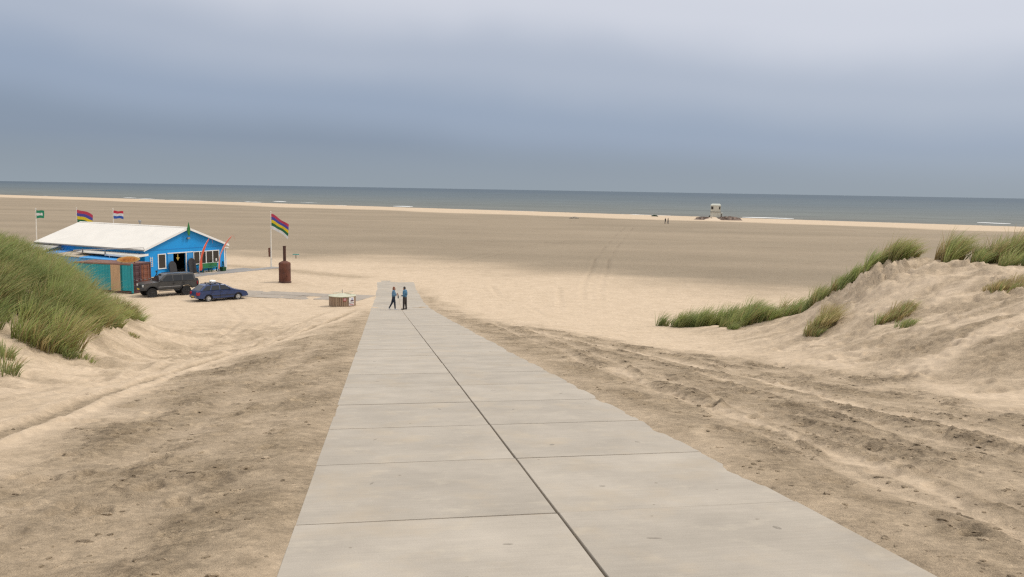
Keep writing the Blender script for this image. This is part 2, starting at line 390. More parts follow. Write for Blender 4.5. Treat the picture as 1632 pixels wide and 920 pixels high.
    damp = np.maximum(damp, (1-mud)*dune*(0.45+0.45*sstep(9, 14, x)*sstep(29, 22, y))*sstep(-0.45, 0.4, fbm(x*0.30, y*0.75, 4, 0.55, 71.0)))  # damp streaks; the right dune's shaded face is put in as damp too
    damp = np.maximum(damp, 0.75*np.clip(scx, 0, 1)*sstep(0.0, 0.5, fbm(x*1.2, y*1.2, 3, 0.5, 72.0)))
    dark = mud*np.clip(0.25 + 0.75*sstep(0.1, 0.7, churn*(0.6+0.5*clod)) , 0, 1)
    dark = np.where(t > 0, dark, dark*0.85)
    dark = np.maximum(dark, np.clip(scx, 0, 1)*0.5*sstep(0.1, 0.4, np.abs(fbm(x*1.5, y*1.5, 4, 0.6, 6.0))))
    litter = sstep(0.42, 0.62, fbm(x*0.05, y*0.30, 4, 0.6, 80.0))*far*(1-strip)*0.55      # weed lines on the far flat
    dark = np.maximum(dark, litter)
    # ---- the slabs lie in the sand; sand spills over their edges
    el = 0.10 + 0.10*fbm(s*0.9, s*0.1, 3, 0.6, 90.0) + 0.30*sstep(56, 80, s)
    er = 0.06 + 0.20*np.abs(fbm(s*0.6, s*0.07, 4, 0.6, 91.0)) + 0.32*sstep(56, 80, s)
    el = -0.03 + 0.05*fbm(s*0.9, s*0.1, 3, 0.6, 90.0) + 0.42*sstep(54, 80, s)
    er = 0.02 + 0.10*fbm(s*0.9, s*0.07, 4, 0.58, 91.0) + 0.42*sstep(54, 80, s)
    inside = np.minimum(t + PATH_HALF - el, PATH_HALF - er - t)      # >0 : clear concrete
    onpath = (np.abs(t) < PATH_HALF+0.9)*(s < 84.5)*(s > -6)*1.0
    drift = np.exp(-((s-62.6)/0.5)**2)*sstep(-0.15, 0.35, fbm(x*0.9, y*0.5, 3, 0.5, 95.0)) + np.exp(-((s-83.8)/0.5)**2)*sstep(0.0, 0.3, fbm(x*0.9, y*0.5, 3, 0.5, 97.0))
    edge = np.exp(-(np.abs(inside)/0.35)**2)*(np.abs(t) < 4)*(s < 84)
    pz = path_z(s)
    z = zb + h
    margin = sstep(3.8, 2.4, np.abs(t))*(s < 86)
    z = z*(1-margin) + (pz + 0.018 + 0.35*h)*margin
    lip = np.clip(-0.085*inside, -0.007, 0.022) - 0.042*np.exp(-(t/0.03)**2)*sstep(62, 50, s) + np.clip(drift*0.05, 0, 0.05)*(inside > 0)   # sand wedge that runs out over the slab edge
    blend = onpath*sstep(PATH_HALF+0.9, PATH_HALF+0.25, np.abs(t))
    z = z*(1-blend) + (pz + lip + 0.006*crumb2*mud*(inside < 0))*blend
    onpath = blend
    pale = np.maximum(pale, edge*np.where(t > 0, 0.35, 0.12))
    damp = np.clip(damp, 0, 1)*(1-0.95*np.clip(pale, 0, 1))
    dark = dark*(1-np.clip(pale, 0, 1)); dark = dark*(1-margin*0.4)
    dark = np.maximum(dark, mark*(1-0.5*(1-far)))
    far_c = far*(1-strip)
    return z, damp, np.clip(dark, 0, 1), far_c, onpath

def smooth_mesh(name, V, Fq, mats, attrs=None):
    me = bpy.data.meshes.new(name)
    me.vertices.add(len(V)); me.vertices.foreach_set('co', V.astype(np.float32).ravel())
    nf = len(Fq); w = Fq.shape[1]
    me.loops.add(nf*w); me.loops.foreach_set('vertex_index', Fq.astype(np.int32).ravel())
    me.polygons.add(nf); me.polygons.foreach_set('loop_start', np.arange(0, nf*w, w, dtype=np.int32))
    me.polygons.foreach_set('use_smooth', np.ones(nf, bool))
    for m in (mats if isinstance(mats, (list, tuple)) else [mats]): me.materials.append(m)
    for k, a in (attrs or {}).items():
        if a.ndim == 1:
            at = me.attributes.new(k, 'FLOAT', 'POINT'); at.data.foreach_set('value', a.astype(np.float32))
        else:
            at = me.attributes.new(k, 'FLOAT_COLOR', 'POINT'); at.data.foreach_set('color', a.astype(np.float32).ravel())
    me.update(calc_edges=True); me.validate()
    return me

def sand_material():
    m = bpy.data.materials.new('sand'); m.use_nodes = True
    t = m.node_tree; b = t.nodes['Principled BSDF']; L = t.links.new
    co = N(t, 'ShaderNodeNewGeometry')
    def attr(n): return N(t, 'ShaderNodeAttribute', attribute_name=n).outputs['Fac']
    def nse(scale, det=4, rough=0.6, vec=None):
        n = N(t, 'ShaderNodeTexNoise'); n.inputs['Scale'].default_value = scale; n.inputs['Detail'].default_value = det; n.inputs['Roughness'].default_value = rough
        L(vec if vec else co.outputs['Position'], n.inputs['Vector']); return n.outputs['Fac']
    def mixc(f, a, bcol, mode='MIX'):
        n = N(t, 'ShaderNodeMix', data_type='RGBA', blend_type=mode)
        for sock, v in ((n.inputs[0], f), (n.inputs[6], a), (n.inputs[7], bcol)):
            if isinstance(v, (int, float)): sock.default_value = v
            elif isinstance(v, tuple): sock.default_value = (*v, 1)
            else: L(v, sock)
        return n.outputs[2]
    def mr(v, a, bb, c, d):
        n = N(t, 'ShaderNodeMapRange'); L(v, n.inputs['Value'])
        for k, q in zip(('From Min', 'From Max', 'To Min', 'To Max'), (a, bb, c, d)): n.inputs[k].default_value = q
        return n.outputs[0]
    dry = mixc(mr(nse(0.9), .3, .7, 0, 1), (.50, .390, .272), (.59, .466, .335))
    mud = mixc(mr(nse(1.7), .3, .7, 0, 1), (.292, .220, .141), (.405, .313, .209))
    flat_ = mixc(mr(nse(0.06, 6), .3, .7, 0, 1), (.200, .160, .110), (.240, .194, .136))
    wet = mixc(attr('farflat'), mud, flat_)
    col = mixc(attr('damp'), dry, wet)
    mpx0 = N(t, 'ShaderNodeMapping'); mpx0.inputs['Scale'].default_value = (.6, 1.0, 1.0); L(co.outputs['Position'], mpx0.inputs[0])
    spk = mr(nse(5.0, 9, .75), .35, .65, .82, 1.12)
    mot = mr(nse(2.2, 11, .80, None), .32, .68, .66, 1.28)
    motm = N(t, 'ShaderNodeMix', data_type='FLOAT'); L(attr('damp'), motm.inputs[0]); motm.inputs[2].default_value = 1.0; L(mot, motm.inputs[3])
    farm = N(t, 'ShaderNodeMix', data_type='FLOAT'); L(attr('farflat'), farm.inputs[0]); L(motm.outputs[0], farm.inputs[2]); farm.inputs[3].default_value = 1.0
    spk0 = spk; spm = N(t, 'ShaderNodeMath', operation='MULTIPLY'); L(spk0, spm.inputs[0]); L(farm.outputs[0], spm.inputs[1]); spk = spm.outputs[0]
    crust = mr(nse(13.0, 8, .82, mpx0.outputs[0]), .36, .62, .66, 1.22)
    crm = N(t, 'ShaderNodeMix', data_type='FLOAT'); L(attr('damp'), crm.inputs[0]); crm.inputs[2].default_value = 1.0; L(crust, crm.inputs[3])
    crf = N(t, 'ShaderNodeMix', data_type='FLOAT'); L(attr('farflat'), crf.inputs[0]); L(crm.outputs[0], crf.inputs[2]); crf.inputs[3].default_value = 1.0
    sp2 = N(t, 'ShaderNodeMath', operation='MULTIPLY'); L(spk, sp2.inputs[0]); L(crf.outputs[0], sp2.inputs[1]); spk = sp2.outputs[0]
    grain = mr(nse(60.0, 3, .7), .3, .7, .90, 1.08)
    g1 = N(t, 'ShaderNodeMath', operation='MULTIPLY'); L(spk, g1.inputs[0]); L(grain, g1.inputs[1])
    col = mixc(1.0, col, N(t, 'ShaderNodeCombineColor').outputs[0], 'MULTIPLY') if False else col
    cmb = N(t, 'ShaderNodeCombineColor')
    for i in range(3): L(g1.outputs[0], cmb.inputs[i])
    col = mixc(1.0, col, cmb.outputs[0], 'MULTIPLY')
    # turned-up wet clods
    mpx = N(t, 'ShaderNodeMapping'); mpx.inputs['Scale'].default_value = (.75, 1.0, 1.0); L(co.outputs['Position'], mpx.inputs[0])
    thr = N(t, 'ShaderNodeMath', operation='MULTIPLY_ADD'); L(attr('dark'), thr.inputs[0]); thr.inputs[1].default_value = .18; L(nse(6.5, 10, .80, mpx.outputs[0]), thr.inputs[2])
    dk = mr(thr.outputs[0], .60, .76, 0, .78)
    dkm = N(t, 'ShaderNodeMath', operation='MULTIPLY'); L(dk, dkm.inputs[0]); L(mr(attr('dark'), 0, .12, 0, 1), dkm.inputs[1])
    col = mixc(dkm.outputs[0], col, (.125, .093, .062))
    L(col, b.inputs['Base Color'])
    b.inputs['Roughness'].default_value = 0.92; b.inputs['Specular IOR Level'].default_value = 0.15
    bmp = N(t, 'ShaderNodeBump'); bmp.inputs['Distance'].default_value = 0.035; L(mr(attr('damp'), 0, .8, .42, .85), bmp.inputs['Strength'])
    hsum = N(t, 'ShaderNodeMath', operation='MULTIPLY_ADD'); L(nse(14.0, 6, .7), hsum.inputs[0]); hsum.inputs[1].default_value = 1.0; L(nse(70.0, 3, .6), hsum.inputs[2])
    L(hsum.outputs[0], bmp.inputs['Height']); L(bmp.outputs[0], b.inputs['Normal'])
    return m
SAND = sand_material()

def build_ground():
    fine = np.radians(np.arange(-41, 41.01, 0.115))
    rest = np.radians(np.arange(44, 316.1, 4.0))
    th = np.concatenate([fine, rest])
    rr = [0.8]
    while rr[-1] < 6000:
        r = rr[-1]
        k = 0.06 if r < 4.2 else (0.0044 if r < 48 else 0.0075 if r < 130 else (0.010 if r < 700 else 0.06))
        rr.append(r*(1+k))
    rr = np.array(rr)
    X = rr[:, None]*np.sin(th)[None]; Y = rr[:, None]*np.cos(th)[None]
    sh = X.shape
    z, damp, dark, far, onp = ground_fields(X.ravel(), Y.ravel())
    # footprints
    rg = np.random.default_rng(21)
    zz = z.reshape(sh); nf = len(fine)
    def stamp(cx, cy, R, dep):
        r0 = math.hypot(cx, cy); a0 = math.atan2(cx, cy)
        i0, i1 = np.searchsorted(rr, [r0-2*R, r0+2*R]); j0, j1 = np.searchsorted(fine, [a0-2*R/r0, a0+2*R/r0])
        if i1 <= i0 or j1 <= j0: return
        d = np.hypot(X[i0:i1, j0:j1]-cx, Y[i0:i1, j0:j1]-cy)/R
        zz[i0:i1, j0:j1] += (-dep*np.exp(-(d*1.25)**4) + 0.45*dep*np.exp(-((d-1.15)/0.28)**2))*(1-onp.reshape(sh)[i0:i1, j0:j1])
    for k in range(70):                       # walked lines of steps
        a = rg.uniform(-0.6, 0.62); r0 = rg.uniform(9, 60); cx, cy = r0*math.sin(a), r0*math.cos(a)
        hd = rg.normal(0.15*np.sign(a), 0.9)
        for j in range(rg.integers(5, 18)):
            sgn = 0.11 if j % 2 else -0.11
            px_, py_ = cx+sgn*math.cos(hd), cy-sgn*math.sin(hd)
            s_, t_ = path_st(px_, py_)
            if abs(t_) > 2.6: stamp(px_, py_, rg.uniform(.12, .18), rg.uniform(.03, .06))
            cx += 0.68*math.sin(hd); cy += 0.68*math.cos(hd); hd += rg.normal(0, .08)
    for k in range(700):
        a = rg.uniform(-0.62, 0.64); r0 = rg.uniform(7, 34)
        cx, cy = r0*math.sin(a), r0*math.cos(a); s_, t_ = path_st(cx, cy)
        if abs(t_) > 2.7: stamp(cx, cy, rg.uniform(.09, .20), rg.uniform(.02, .055))
    for k in range(130):                      # scrapes and slumps on the right dune
        cx, cy = rg.uniform(9.5, 18), rg.uniform(17, 32); stamp(cx, cy, rg.uniform(.12, .30), rg.uniform(.04, .10))
    V = np.stack([X.ravel(), Y.ravel(), zz.ravel()], 1)
    n, m_ = sh
    i = np.arange(n-1)[:, None]; j = np.arange(m_)[None]; j2 = (j+1) % m_
    Fq = np.stack([(i*m_+j), (i*m_+j2), ((i+1)*m_+j2), ((i+1)*m_+j)], -1).reshape(-1, 4)[:, ::-1]
    me = smooth_mesh('beach_sand', V, Fq, SAND, {'damp': damp, 'dark': dark, 'farflat': far})
    o = bpy.data.objects.new('beach_sand', me); COL.objects.link(o)
    tag(o, kind='structure')
    return o
GROUND = build_ground()
def gz(x, y):                                  # height of the finished sand at one point
    z, *_ = ground_fields(np.array([float(x)]), np.array([float(y)])); return float(z[0])

# ---------------------------------------------------------------- sea and surf
def sea_material():
    m = bpy.data.materials.new('sea_water'); m.use_nodes = True
    t = m.node_tree; b = t.nodes['Principled BSDF']; L = t.links.new
    g = N(t, 'ShaderNodeNewGeometry')
    dot = N(t, 'ShaderNodeVectorMath', operation='DOT_PRODUCT'); dot.inputs[1].default_value = (SHN[0], SHN[1], 0)
    L(g.outputs['Position'], dot.inputs[0])
    d0 = SH0[0]*SHN[0]+SH0[1]*SHN[1]
    mr = N(t, 'ShaderNodeMapRange'); mr.inputs['From Min'].default_value = d0; mr.inputs['From Max'].default_value = d0+2600
    L(dot.outputs['Value'], mr.inputs['Value'])
    pw = N(t, 'ShaderNodeMath', operation='POWER'); pw.inputs[1].default_value = 0.45; L(mr.outputs[0], pw.inputs[0])
    rp = N(t, 'ShaderNodeValToRGB')          # silty shallows to deeper water
    ramp(rp, [(0.0, (.14, .132, .105)), (0.20, (.118, .128, .112)), (0.5, (.074, .100, .112)), (1.0, (.045, .074, .100))])
    L(pw.outputs[0], rp.inputs[0])
    mp = N(t, 'ShaderNodeMapping'); mp.inputs['Rotation'].default_value = (0, 0, -math.atan2(-SHN[0], SHN[1])); mp.inputs['Scale'].default_value = (0.006, 0.045, 1)
    L(g.outputs['Position'], mp.inputs[0])
    nz = N(t, 'ShaderNodeTexNoise'); nz.inputs['Scale'].default_value = 1.0; nz.inputs['Detail'].default_value = 6; nz.inputs['Roughness'].default_value = .62
    L(mp.outputs[0], nz.inputs[0])
    r2 = N(t, 'ShaderNodeMapRange'); r2.inputs['From Min'].default_value = .3; r2.inputs['From Max'].default_value = .7; r2.inputs['To Min'].default_value = .80; r2.inputs['To Max'].default_value = 1.18
    L(nz.outputs['Fac'], r2.inputs['Value'])
    mm = N(t, 'ShaderNodeVectorMath', operation='SCALE'); L(rp.outputs[0], mm.inputs[0]); L(r2.outputs[0], mm.inputs['Scale'])
    L(mm.outputs[0], b.inputs['Base Color'])
    b.inputs['Roughness'].default_value = 0.5; b.inputs['IOR'].default_value = 1.33; b.inputs['Specular IOR Level'].default_value = 0.35
    mp2 = N(t, 'ShaderNodeMapping'); mp2.inputs['Rotation'].default_value = mp.inputs['Rotation'].default_value; mp2.inputs['Scale'].default_value = (0.05, 0.22, 1)
    L(g.outputs['Position'], mp2.inputs[0])
    n2 = N(t, 'ShaderNodeTexNoise'); n2.inputs['Scale'].default_value = 1.0; n2.inputs['Detail'].default_value = 5
    L(mp2.outputs[0], n2.inputs[0])
    bp = N(t, 'ShaderNodeBump'); bp.inputs['Strength'].default_value = 0.5; bp.inputs['Distance'].default_value = 1.0
    L(n2.outputs['Fac'], bp.inputs['Height']); L(bp.outputs[0], b.inputs['Normal'])
    return m
SEA_Z = -0.4
def shore_pt(a, d):                            # a metres along the shore, d metres out to sea
    return SH0[0] - a*SHN[1] + d*SHN[0], SH0[1] + a*SHN[0] + d*SHN[1]
def build_sea():
    # rows of long swell near the shore, then one wide sheet to the horizon
    along = np.concatenate([[-60000, -8000, -2000], np.arange(-900, 1601, 12.0), [2600, 9000, 60000]])
    outd = np.concatenate([[-40], np.arange(-12, 260, 3.0), [300, 500, 1200, 5000, 20000, 70000]])
    A, D = np.meshgrid(along, outd)
    x = SH0[0]-A*SHN[1]+D*SHN[0]; y = SH0[1]+A*SHN[0]+D*SHN[1]
    fade = sstep(300, 120, D)*sstep(-12, 10, D)*sstep(1700, 1300, np.abs(A))
    w = 0.20*np.sin((D+9*noise(A*0.006, D*0.01))*2*np.pi/26.0 + 2.5*noise(A*0.004+9, D*0.02)) + 0.12*fbm(A*0.03, D*0.12, 3, 0.5, 3.3)
    z = SEA_Z + fade*w
    V = np.stack([x.ravel(), y.ravel(), z.ravel()], 1); n, m_ = A.shape
    i = np.arange(n-1)[:, None]; j = np.arange(m_-1)[None]
    Fq = np.stack([i*m_+j, i*m_+j+1, (i+1)*m_+j+1, (i+1)*m_+j], -1).reshape(-1, 4)
    me = smooth_mesh('sea', V, Fq, sea_material())
    # make the sheet face up
    if me.polygons[0].normal.z < 0: me.flip_normals()
    o = bpy.data.objects.new('sea', me); COL.objects.link(o); tag(o, kind='structure')
build_sea()
FOAM = mat('foam', (.80, .80, .78), 0.9, 0.05, 0.4)
def build_surf():
    rg = np.random.default_rng(5); mb = MB()
    def strip(a0, a1, d, hgt, wid):
        n = max(4, int((a1-a0)/3)); prev = None
        for i in range(n+1):
            q = i/n; a = a0+(a1-a0)*q
            e = math.sin(math.pi*q)**0.5 if 0 < q < 1 else 0.0
            jit = float(noise(np.array([a*0.09+d]), np.array([d*0.3]))[0]); j2 = float(noise(np.array([a*0.35+d*2]), np.array([7.0]))[0])
            dd = d + 5*float(noise(np.array([a*0.01]), np.array([d*0.05]))[0]); hh = max(0.02, hgt*e*(0.75+0.5*jit+0.5*j2)); ww = wid*(0.5+0.5*e)
            row = [(*shore_pt(a, dd-ww), SEA_Z-0.05), (*shore_pt(a, dd-ww*0.45), SEA_Z+hh*0.8), (*shore_pt(a, dd), SEA_Z+hh), (*shore_pt(a, dd+ww*0.6), SEA_Z-0.05)]
            k = len(mb.v); mb.v += row
            if prev is not None:
                for c in range(3): mb.f.append((prev+c, prev+c+1, k+c+1, k+c)); mb.mi.append(0)
            prev = k
    a = -420.0
    while a < 820:                              # ragged swash line
        l = rg.uniform(8, 40); strip(a, a+l, 4+rg.normal(0, 1.0), rg.uniform(.05, .15), 2.4); a += l+rg.uniform(1, 18)
    for d, gap in ((18, 110), (44, 260)):
        a = -420.0+rg.uniform(0, 30)
        while a < 820:
            l = rg.uniform(6, 34); strip(a, a+l, d+rg.normal(0, 3), rg.uniform(.10, .26)*(1 if d < 80 else .7), 2.0); a += l+rg.exponential(gap)+8
    o = mb.build('surf', FOAM, smooth=True)
    tag(o, 'broken white surf along the edge of the grey sea', 'surf', kind='stuff')
build_surf()

# ---------------------------------------------------------------- concrete path of paired slabs
def concrete(name, base, spots=True):
    m = bpy.data.materials.new(name); m.use_nodes = True
    t = m.node_tree; b = t.nodes['Principled BSDF']; L = t.links.new
    co = N(t, 'ShaderNodeTexCoord'); oi = N(t, 'ShaderNodeObjectInfo')
    off = N(t, 'ShaderNodeVectorMath', operation='MULTIPLY_ADD'); off.inputs[1].default_value = (1, 1, 1)
    cx = N(t, 'ShaderNodeCombineXYZ'); ms = N(t, 'ShaderNodeMath', operation='MULTIPLY'); ms.inputs[1].default_value = 60.0
    L(oi.outputs['Random'], ms.inputs[0]); L(ms.outputs[0], cx.inputs[0]); L(ms.outputs[0], cx.inputs[1])
    L(co.outputs['Object'], off.inputs[0]); L(cx.outputs[0], off.inputs[2])
    def nse(scale, det, stretch=(1, 1, 1), rough=.6):
        mp = N(t, 'ShaderNodeMapping'); mp.inputs['Scale'].default_value = stretch; L(off.outputs[0], mp.inputs[0])
        n = N(t, 'ShaderNodeTexNoise'); n.inputs['Scale'].default_value = scale; n.inputs['Detail'].default_value = det; n.inputs['Roughness'].default_value = rough
        L(mp.outputs[0], n.inputs[0]); return n.outputs['Fac']
    def mr(v, a, bb, c, d):
        n = N(t, 'ShaderNodeMapRange'); L(v, n.inputs['Value'])
        for k, q in zip(('From Min', 'From Max', 'To Min', 'To Max'), (a, bb, c, d)): n.inputs[k].default_value = q
        return n.outputs[0]
    def mulv(*vs):
        o_ = vs[0]
        for v in vs[1:]:
            n = N(t, 'ShaderNodeMath', operation='MULTIPLY'); L(o_, n.inputs[0]); L(v, n.inputs[1]); o_ = n.outputs[0]
        return o_
    tone = mulv(mr(nse(.55, 6, (1, 1, 1), .7), .3, .7, .93, 1.05), mr(nse(1.1, 4), .3, .7, .92, 1.07), mr(nse(5, 5, (.35, 5, 1)), .3, .7, .95, 1.04), mr(nse(90, 3), .3, .7, .90, 1.08), mr(oi.outputs['Random'], 0, 1, .95, 1.05))
    rgb = N(t, 'ShaderNodeRGB'); rgb.outputs[0].default_value = (*base, 1)
    sc = N(t, 'ShaderNodeVectorMath', operation='SCALE'); L(rgb.outputs[0], sc.inputs[0]); L(tone, sc.inputs['Scale'])
    # pale lime bloom
    bl = mulv(mr(nse(2.6, 6, (1, 1.2, 1), .6), .56, .80, 0, .55))
    mx = N(t, 'ShaderNodeMix', data_type='RGBA'); L(bl, mx.inputs[0]); L(sc.outputs[0], mx.inputs[6]); mx.inputs[7].default_value = (base[0]*1.30, base[1]*1.29, base[2]*1.23, 1)
    # sandy film
    sf = mr(nse(1.0, 7, (1, 1, 1), .68), .50, .72, 0, .45)
    m2 = N(t, 'ShaderNodeMix', data_type='RGBA'); L(sf, m2.inputs[0]); L(mx.outputs[2], m2.inputs[6]); m2.inputs[7].default_value = (base[0]*1.12, base[1]*1.02, base[2]*.86, 1)
    # dark specks and scuffs
    vo = N(t, 'ShaderNodeTexVoronoi'); vo.inputs['Scale'].default_value = 2.1; L(off.outputs[0], vo.inputs['Vector'])
    dv = N(t, 'ShaderNodeMath', operation='MULTIPLY_ADD'); dv.inputs[1].default_value = .10; L(nse(14, 3), dv.inputs[0]); L(vo.outputs['Distance'], dv.inputs[2])
    sp = mr(dv.outputs[0], .070, .095, .8, 0)
    m3 = N(t, 'ShaderNodeMix', data_type='RGBA'); L(sp, m3.inputs[0]); L(m2.outputs[2], m3.inputs[6]); m3.inputs[7].default_value = (base[0]*.5, base[1]*.47, base[2]*.42, 1)
    L(m3.outputs[2], b.inputs['Base Color'])
    b.inputs['Roughness'].default_value = .85; b.inputs['Specular IOR Level'].default_value = .3
    bp = N(t, 'ShaderNodeBump'); bp.inputs['Strength'].default_value = .35; bp.inputs['Distance'].default_value = .006
    L(nse(26, 4, (.25, 6, 1)), bp.inputs['Height']); L(bp.outputs[0], b.inputs['Normal'])
    return m
CONCRETE = concrete('path_concrete', (.385, .340, .280))
HOLE = mat('lifting_hole_rust', (.27, .235, .19), .9, .2, 30)
PATH_LABELLED = empty('concrete_path', (0, 0, 0), 0, kind='structure')
SLAB = 2.24
def slab_mesh(k):
    rg = random.Random(40+k); mb = MB()
    hx, hy = (PATH_HALF-0.016)/2, (SLAB-0.002)/2
    c = [(-hx, -hy), (hx, -hy), (hx, hy), (-hx, hy)]
    c = [(a+rg.uniform(-.004, .004), b+rg.uniform(-.003, .003)) for a, b in c]
    mb.prism(c, 'z', -0.14, 0.0)
    o = mb.build('slab', CONCRETE, None, bevel=0.004, seg=2)
    me = o.data; bpy.data.objects.remove(o); return me
SLABS = [slab_mesh(k) for k in range(4)]
_hb = MB()
_hb.lathe([(0.0, 0.0004), (0.022, 0.0004), (0.026, 0.0012), (0.034, 0.0014), (0.040, 0.0006), (0.040, -0.004)], 14)
_ho = _hb.build('lifting_hole', HOLE); HOLE_ME = _ho.data; bpy.data.objects.remove(_ho)
PATH_RZ = math.atan2(UY, UX)-math.pi/2
def build_path():
    rg = random.Random(3)
    i = 0; s = 6.98-5*SLAB
    while s < 84:
        sc_ = s + SLAB/2
        for side in (-1, 1):
            z0, z1 = float(path_z(np.array(sc_-SLAB/2))), float(path_z(np.array(sc_+SLAB/2)))
            x, y = st_xy(sc_, side*(PATH_HALF/2+0.003))
            sl = math.atan2(z1-z0, SLAB)
            o = inst('slab', SLABS[rg.randrange(4)], PATH_LABELLED, (x, y, (z0+z1)/2+rg.uniform(-.002, .003)),
                     (sl+rg.uniform(-.0015, .0015), rg.uniform(-.0015, .0015), PATH_RZ+rg.choice((0, 0))+rg.uniform(-.002, .002)))
            if 2 < sc_ < 26:
                for hx in ((-.56, .56), (.5,), (-.5,), (-.56, .56))[rg.randrange(4)]:
                    inst('lifting_hole', HOLE_ME, o, (hx+rg.uniform(-.03, .03), rg.choice((-.3, .35))+rg.uniform(-.15, .15), 0.0), (0, 0, rg.uniform(0, 3)), (rg.uniform(.8, 1.6), rg.uniform(.3, .8), 1))
        s += SLAB
build_path()

# side paving that leads to the pavilion, half drifted over
PAVE = concrete('paving_concrete', (.33, .285, .235)); PAVE_GREY = concrete('terrace_concrete', (.27, .255, .24))
def paving_mesh(hx, hy, k, mt=None):
    mb = MB(); rg = random.Random(k)
    mb.prism([(-hx+rg.uniform(0, .02), -hy), (hx, -hy+rg.uniform(0, .02)), (hx, hy), (-hx, hy)], 'z', -.14, 0)
    o = mb.build('slab', mt or PAVE, None, bevel=.012); me = o.data; bpy.data.objects.remove(o); return me
def build_side_path():
    root = empty('side_paving', (0, 0, 0), 0, kind='structure')
    ms = [paving_mesh(.99, .99, 5), paving_mesh(.99, .99, 6)]
    ax, ay, bx, by = -28.0, 72.5, -11.8, 68.9
    L_ = math.hypot(bx-ax, by-ay); ux, uy = (bx-ax)/L_, (by-ay)/L_; rz = math.atan2(uy, ux); rg = random.Random(9)
    for i in range(int(L_/2)):
        for j in (-1, 1):
            x = ax+ux*(i*2+1) - uy*j*1.0; y = ay+uy*(i*2+1)+ux*j*1.0
            inst('slab', ms[rg.randrange(2)], root, (x, y, gz(x, y)+rg.uniform(-.005, .05)), (rg.uniform(-.008, .008), rg.uniform(-.008, .008), rz))
build_side_path()

# ---------------------------------------------------------------- loose clods of crusted sand on the churned slopes
def build_clods():
    rg = np.random.default_rng(77); n = 60000
    a = rg.uniform(-0.66, 0.66, n); r = 4.6*np.exp(rg.uniform(0, 1, n)**0.8*np.log(38/4.6))
    x, y = r*np.sin(a), r*np.cos(a)
    z, damp, dark, far, onp = ground_fields(x, y)
    s, t = path_st(x, y)
    keep = (np.abs(t) > PATH_HALF+0.10) & (damp > 0.45) & (rg.uniform(0, 1, n) < (0.06+0.9*dark**1.7)*np.where(t < 0, .55, 1.0)) & (s > 3) & (np.abs(x) < 11)
    x, y, z = x[keep], y[keep], z[keep]; k = len(x)
    sz = (0.006+0.026*rg.uniform(0, 1, k)**3.0)*(1+0.012*np.hypot(x, y))
    base = np.array([(1, 0, 0), (0, 1, 0), (-1, 0, 0), (0, -1, 0), (.5, .5, .75), (-.5, .5, .8), (-.5, -.5, .7), (.5, -.5, .8)], float)
    F0 = np.array([(0, 1, 4), (1, 5, 4), (1, 2, 5), (2, 6, 5), (2, 3, 6), (3, 7, 6), (3, 0, 7), (0, 4, 7), (4, 5, 6), (4, 6, 7)])
    rz = rg.uniform(0, 6.28, k); c, sn = np.cos(rz), np.sin(rz)
    B = base[None]*(1+rg.uniform(-.35, .35, (k, 8, 3)))*sz[:, None, None]*np.stack([rg.uniform(.8, 2.2, k), np.ones(k), rg.uniform(.35, .75, k)], 1)[:, None]
    V = np.stack([x[:, None]+B[..., 0]*c[:, None]-B[..., 1]*sn[:, None], y[:, None]+B[..., 0]*sn[:, None]+B[..., 1]*c[:, None], z[:, None]-0.004+B[..., 2]], -1)
    F = (np.arange(k)*8)[:, None, None]+F0[None]
    dm = np.repeat(np.clip(rg.normal(.85, .2, k), .3, 1), 8); dk = np.repeat(np.clip(rg.normal(.6, .35, k), 0, 1), 8)
    me = smooth_mesh('sand_clods', V.reshape(-1, 3), F.reshape(-1, 3), SAND, {'damp': dm, 'dark': dk, 'farflat': np.zeros(k*8)})
    me.polygons.foreach_set('use_smooth', np.zeros(len(me.polygons), bool))
    o = bpy.data.objects.new('sand_clods', me); COL.objects.link(o)
    tag(o, 'small damp clods of crusted sand strewn beside the path', 'clods', kind='stuff')
    print('clods', k)
build_clods()
# ---------------------------------------------------------------- marram grass
def grass_material():
    m = bpy.data.materials.new('marram_blade'); m.use_nodes = True
    t = m.node_tree; b = t.nodes['Principled BSDF']
    a = N(t, 'ShaderNodeAttribute', attribute_name='blade_colour')
    t.links.new(a.outputs['Color'], b.inputs['Base Color'])
    b.inputs['Roughness'].default_value = .65; b.inputs['Specular IOR Level'].default_value = .25
    tr = N(t, 'ShaderNodeBsdfTranslucent'); t.links.new(a.outputs['Color'], tr.inputs['Color'])
    mx = N(t, 'ShaderNodeMixShader'); mx.inputs[0].default_value = .46
    t.links.new(b.outputs[0], mx.inputs[1]); t.links.new(tr.outputs[0], mx.inputs[2])
    t.links.new(mx.outputs[0], t.nodes['Material Output'].inputs['Surface'])
    return m
BLADE = grass_material()
GREENS = np.array([(.235, .310, .078), (.295, .360, .100), (.345, .380, .125), (.185, .280, .085), (.150, .245, .080)])
STRAWS = np.array([(.52, .41, .20), (.46, .35, .16), (.38, .24, .11), (.58, .48, .26)])
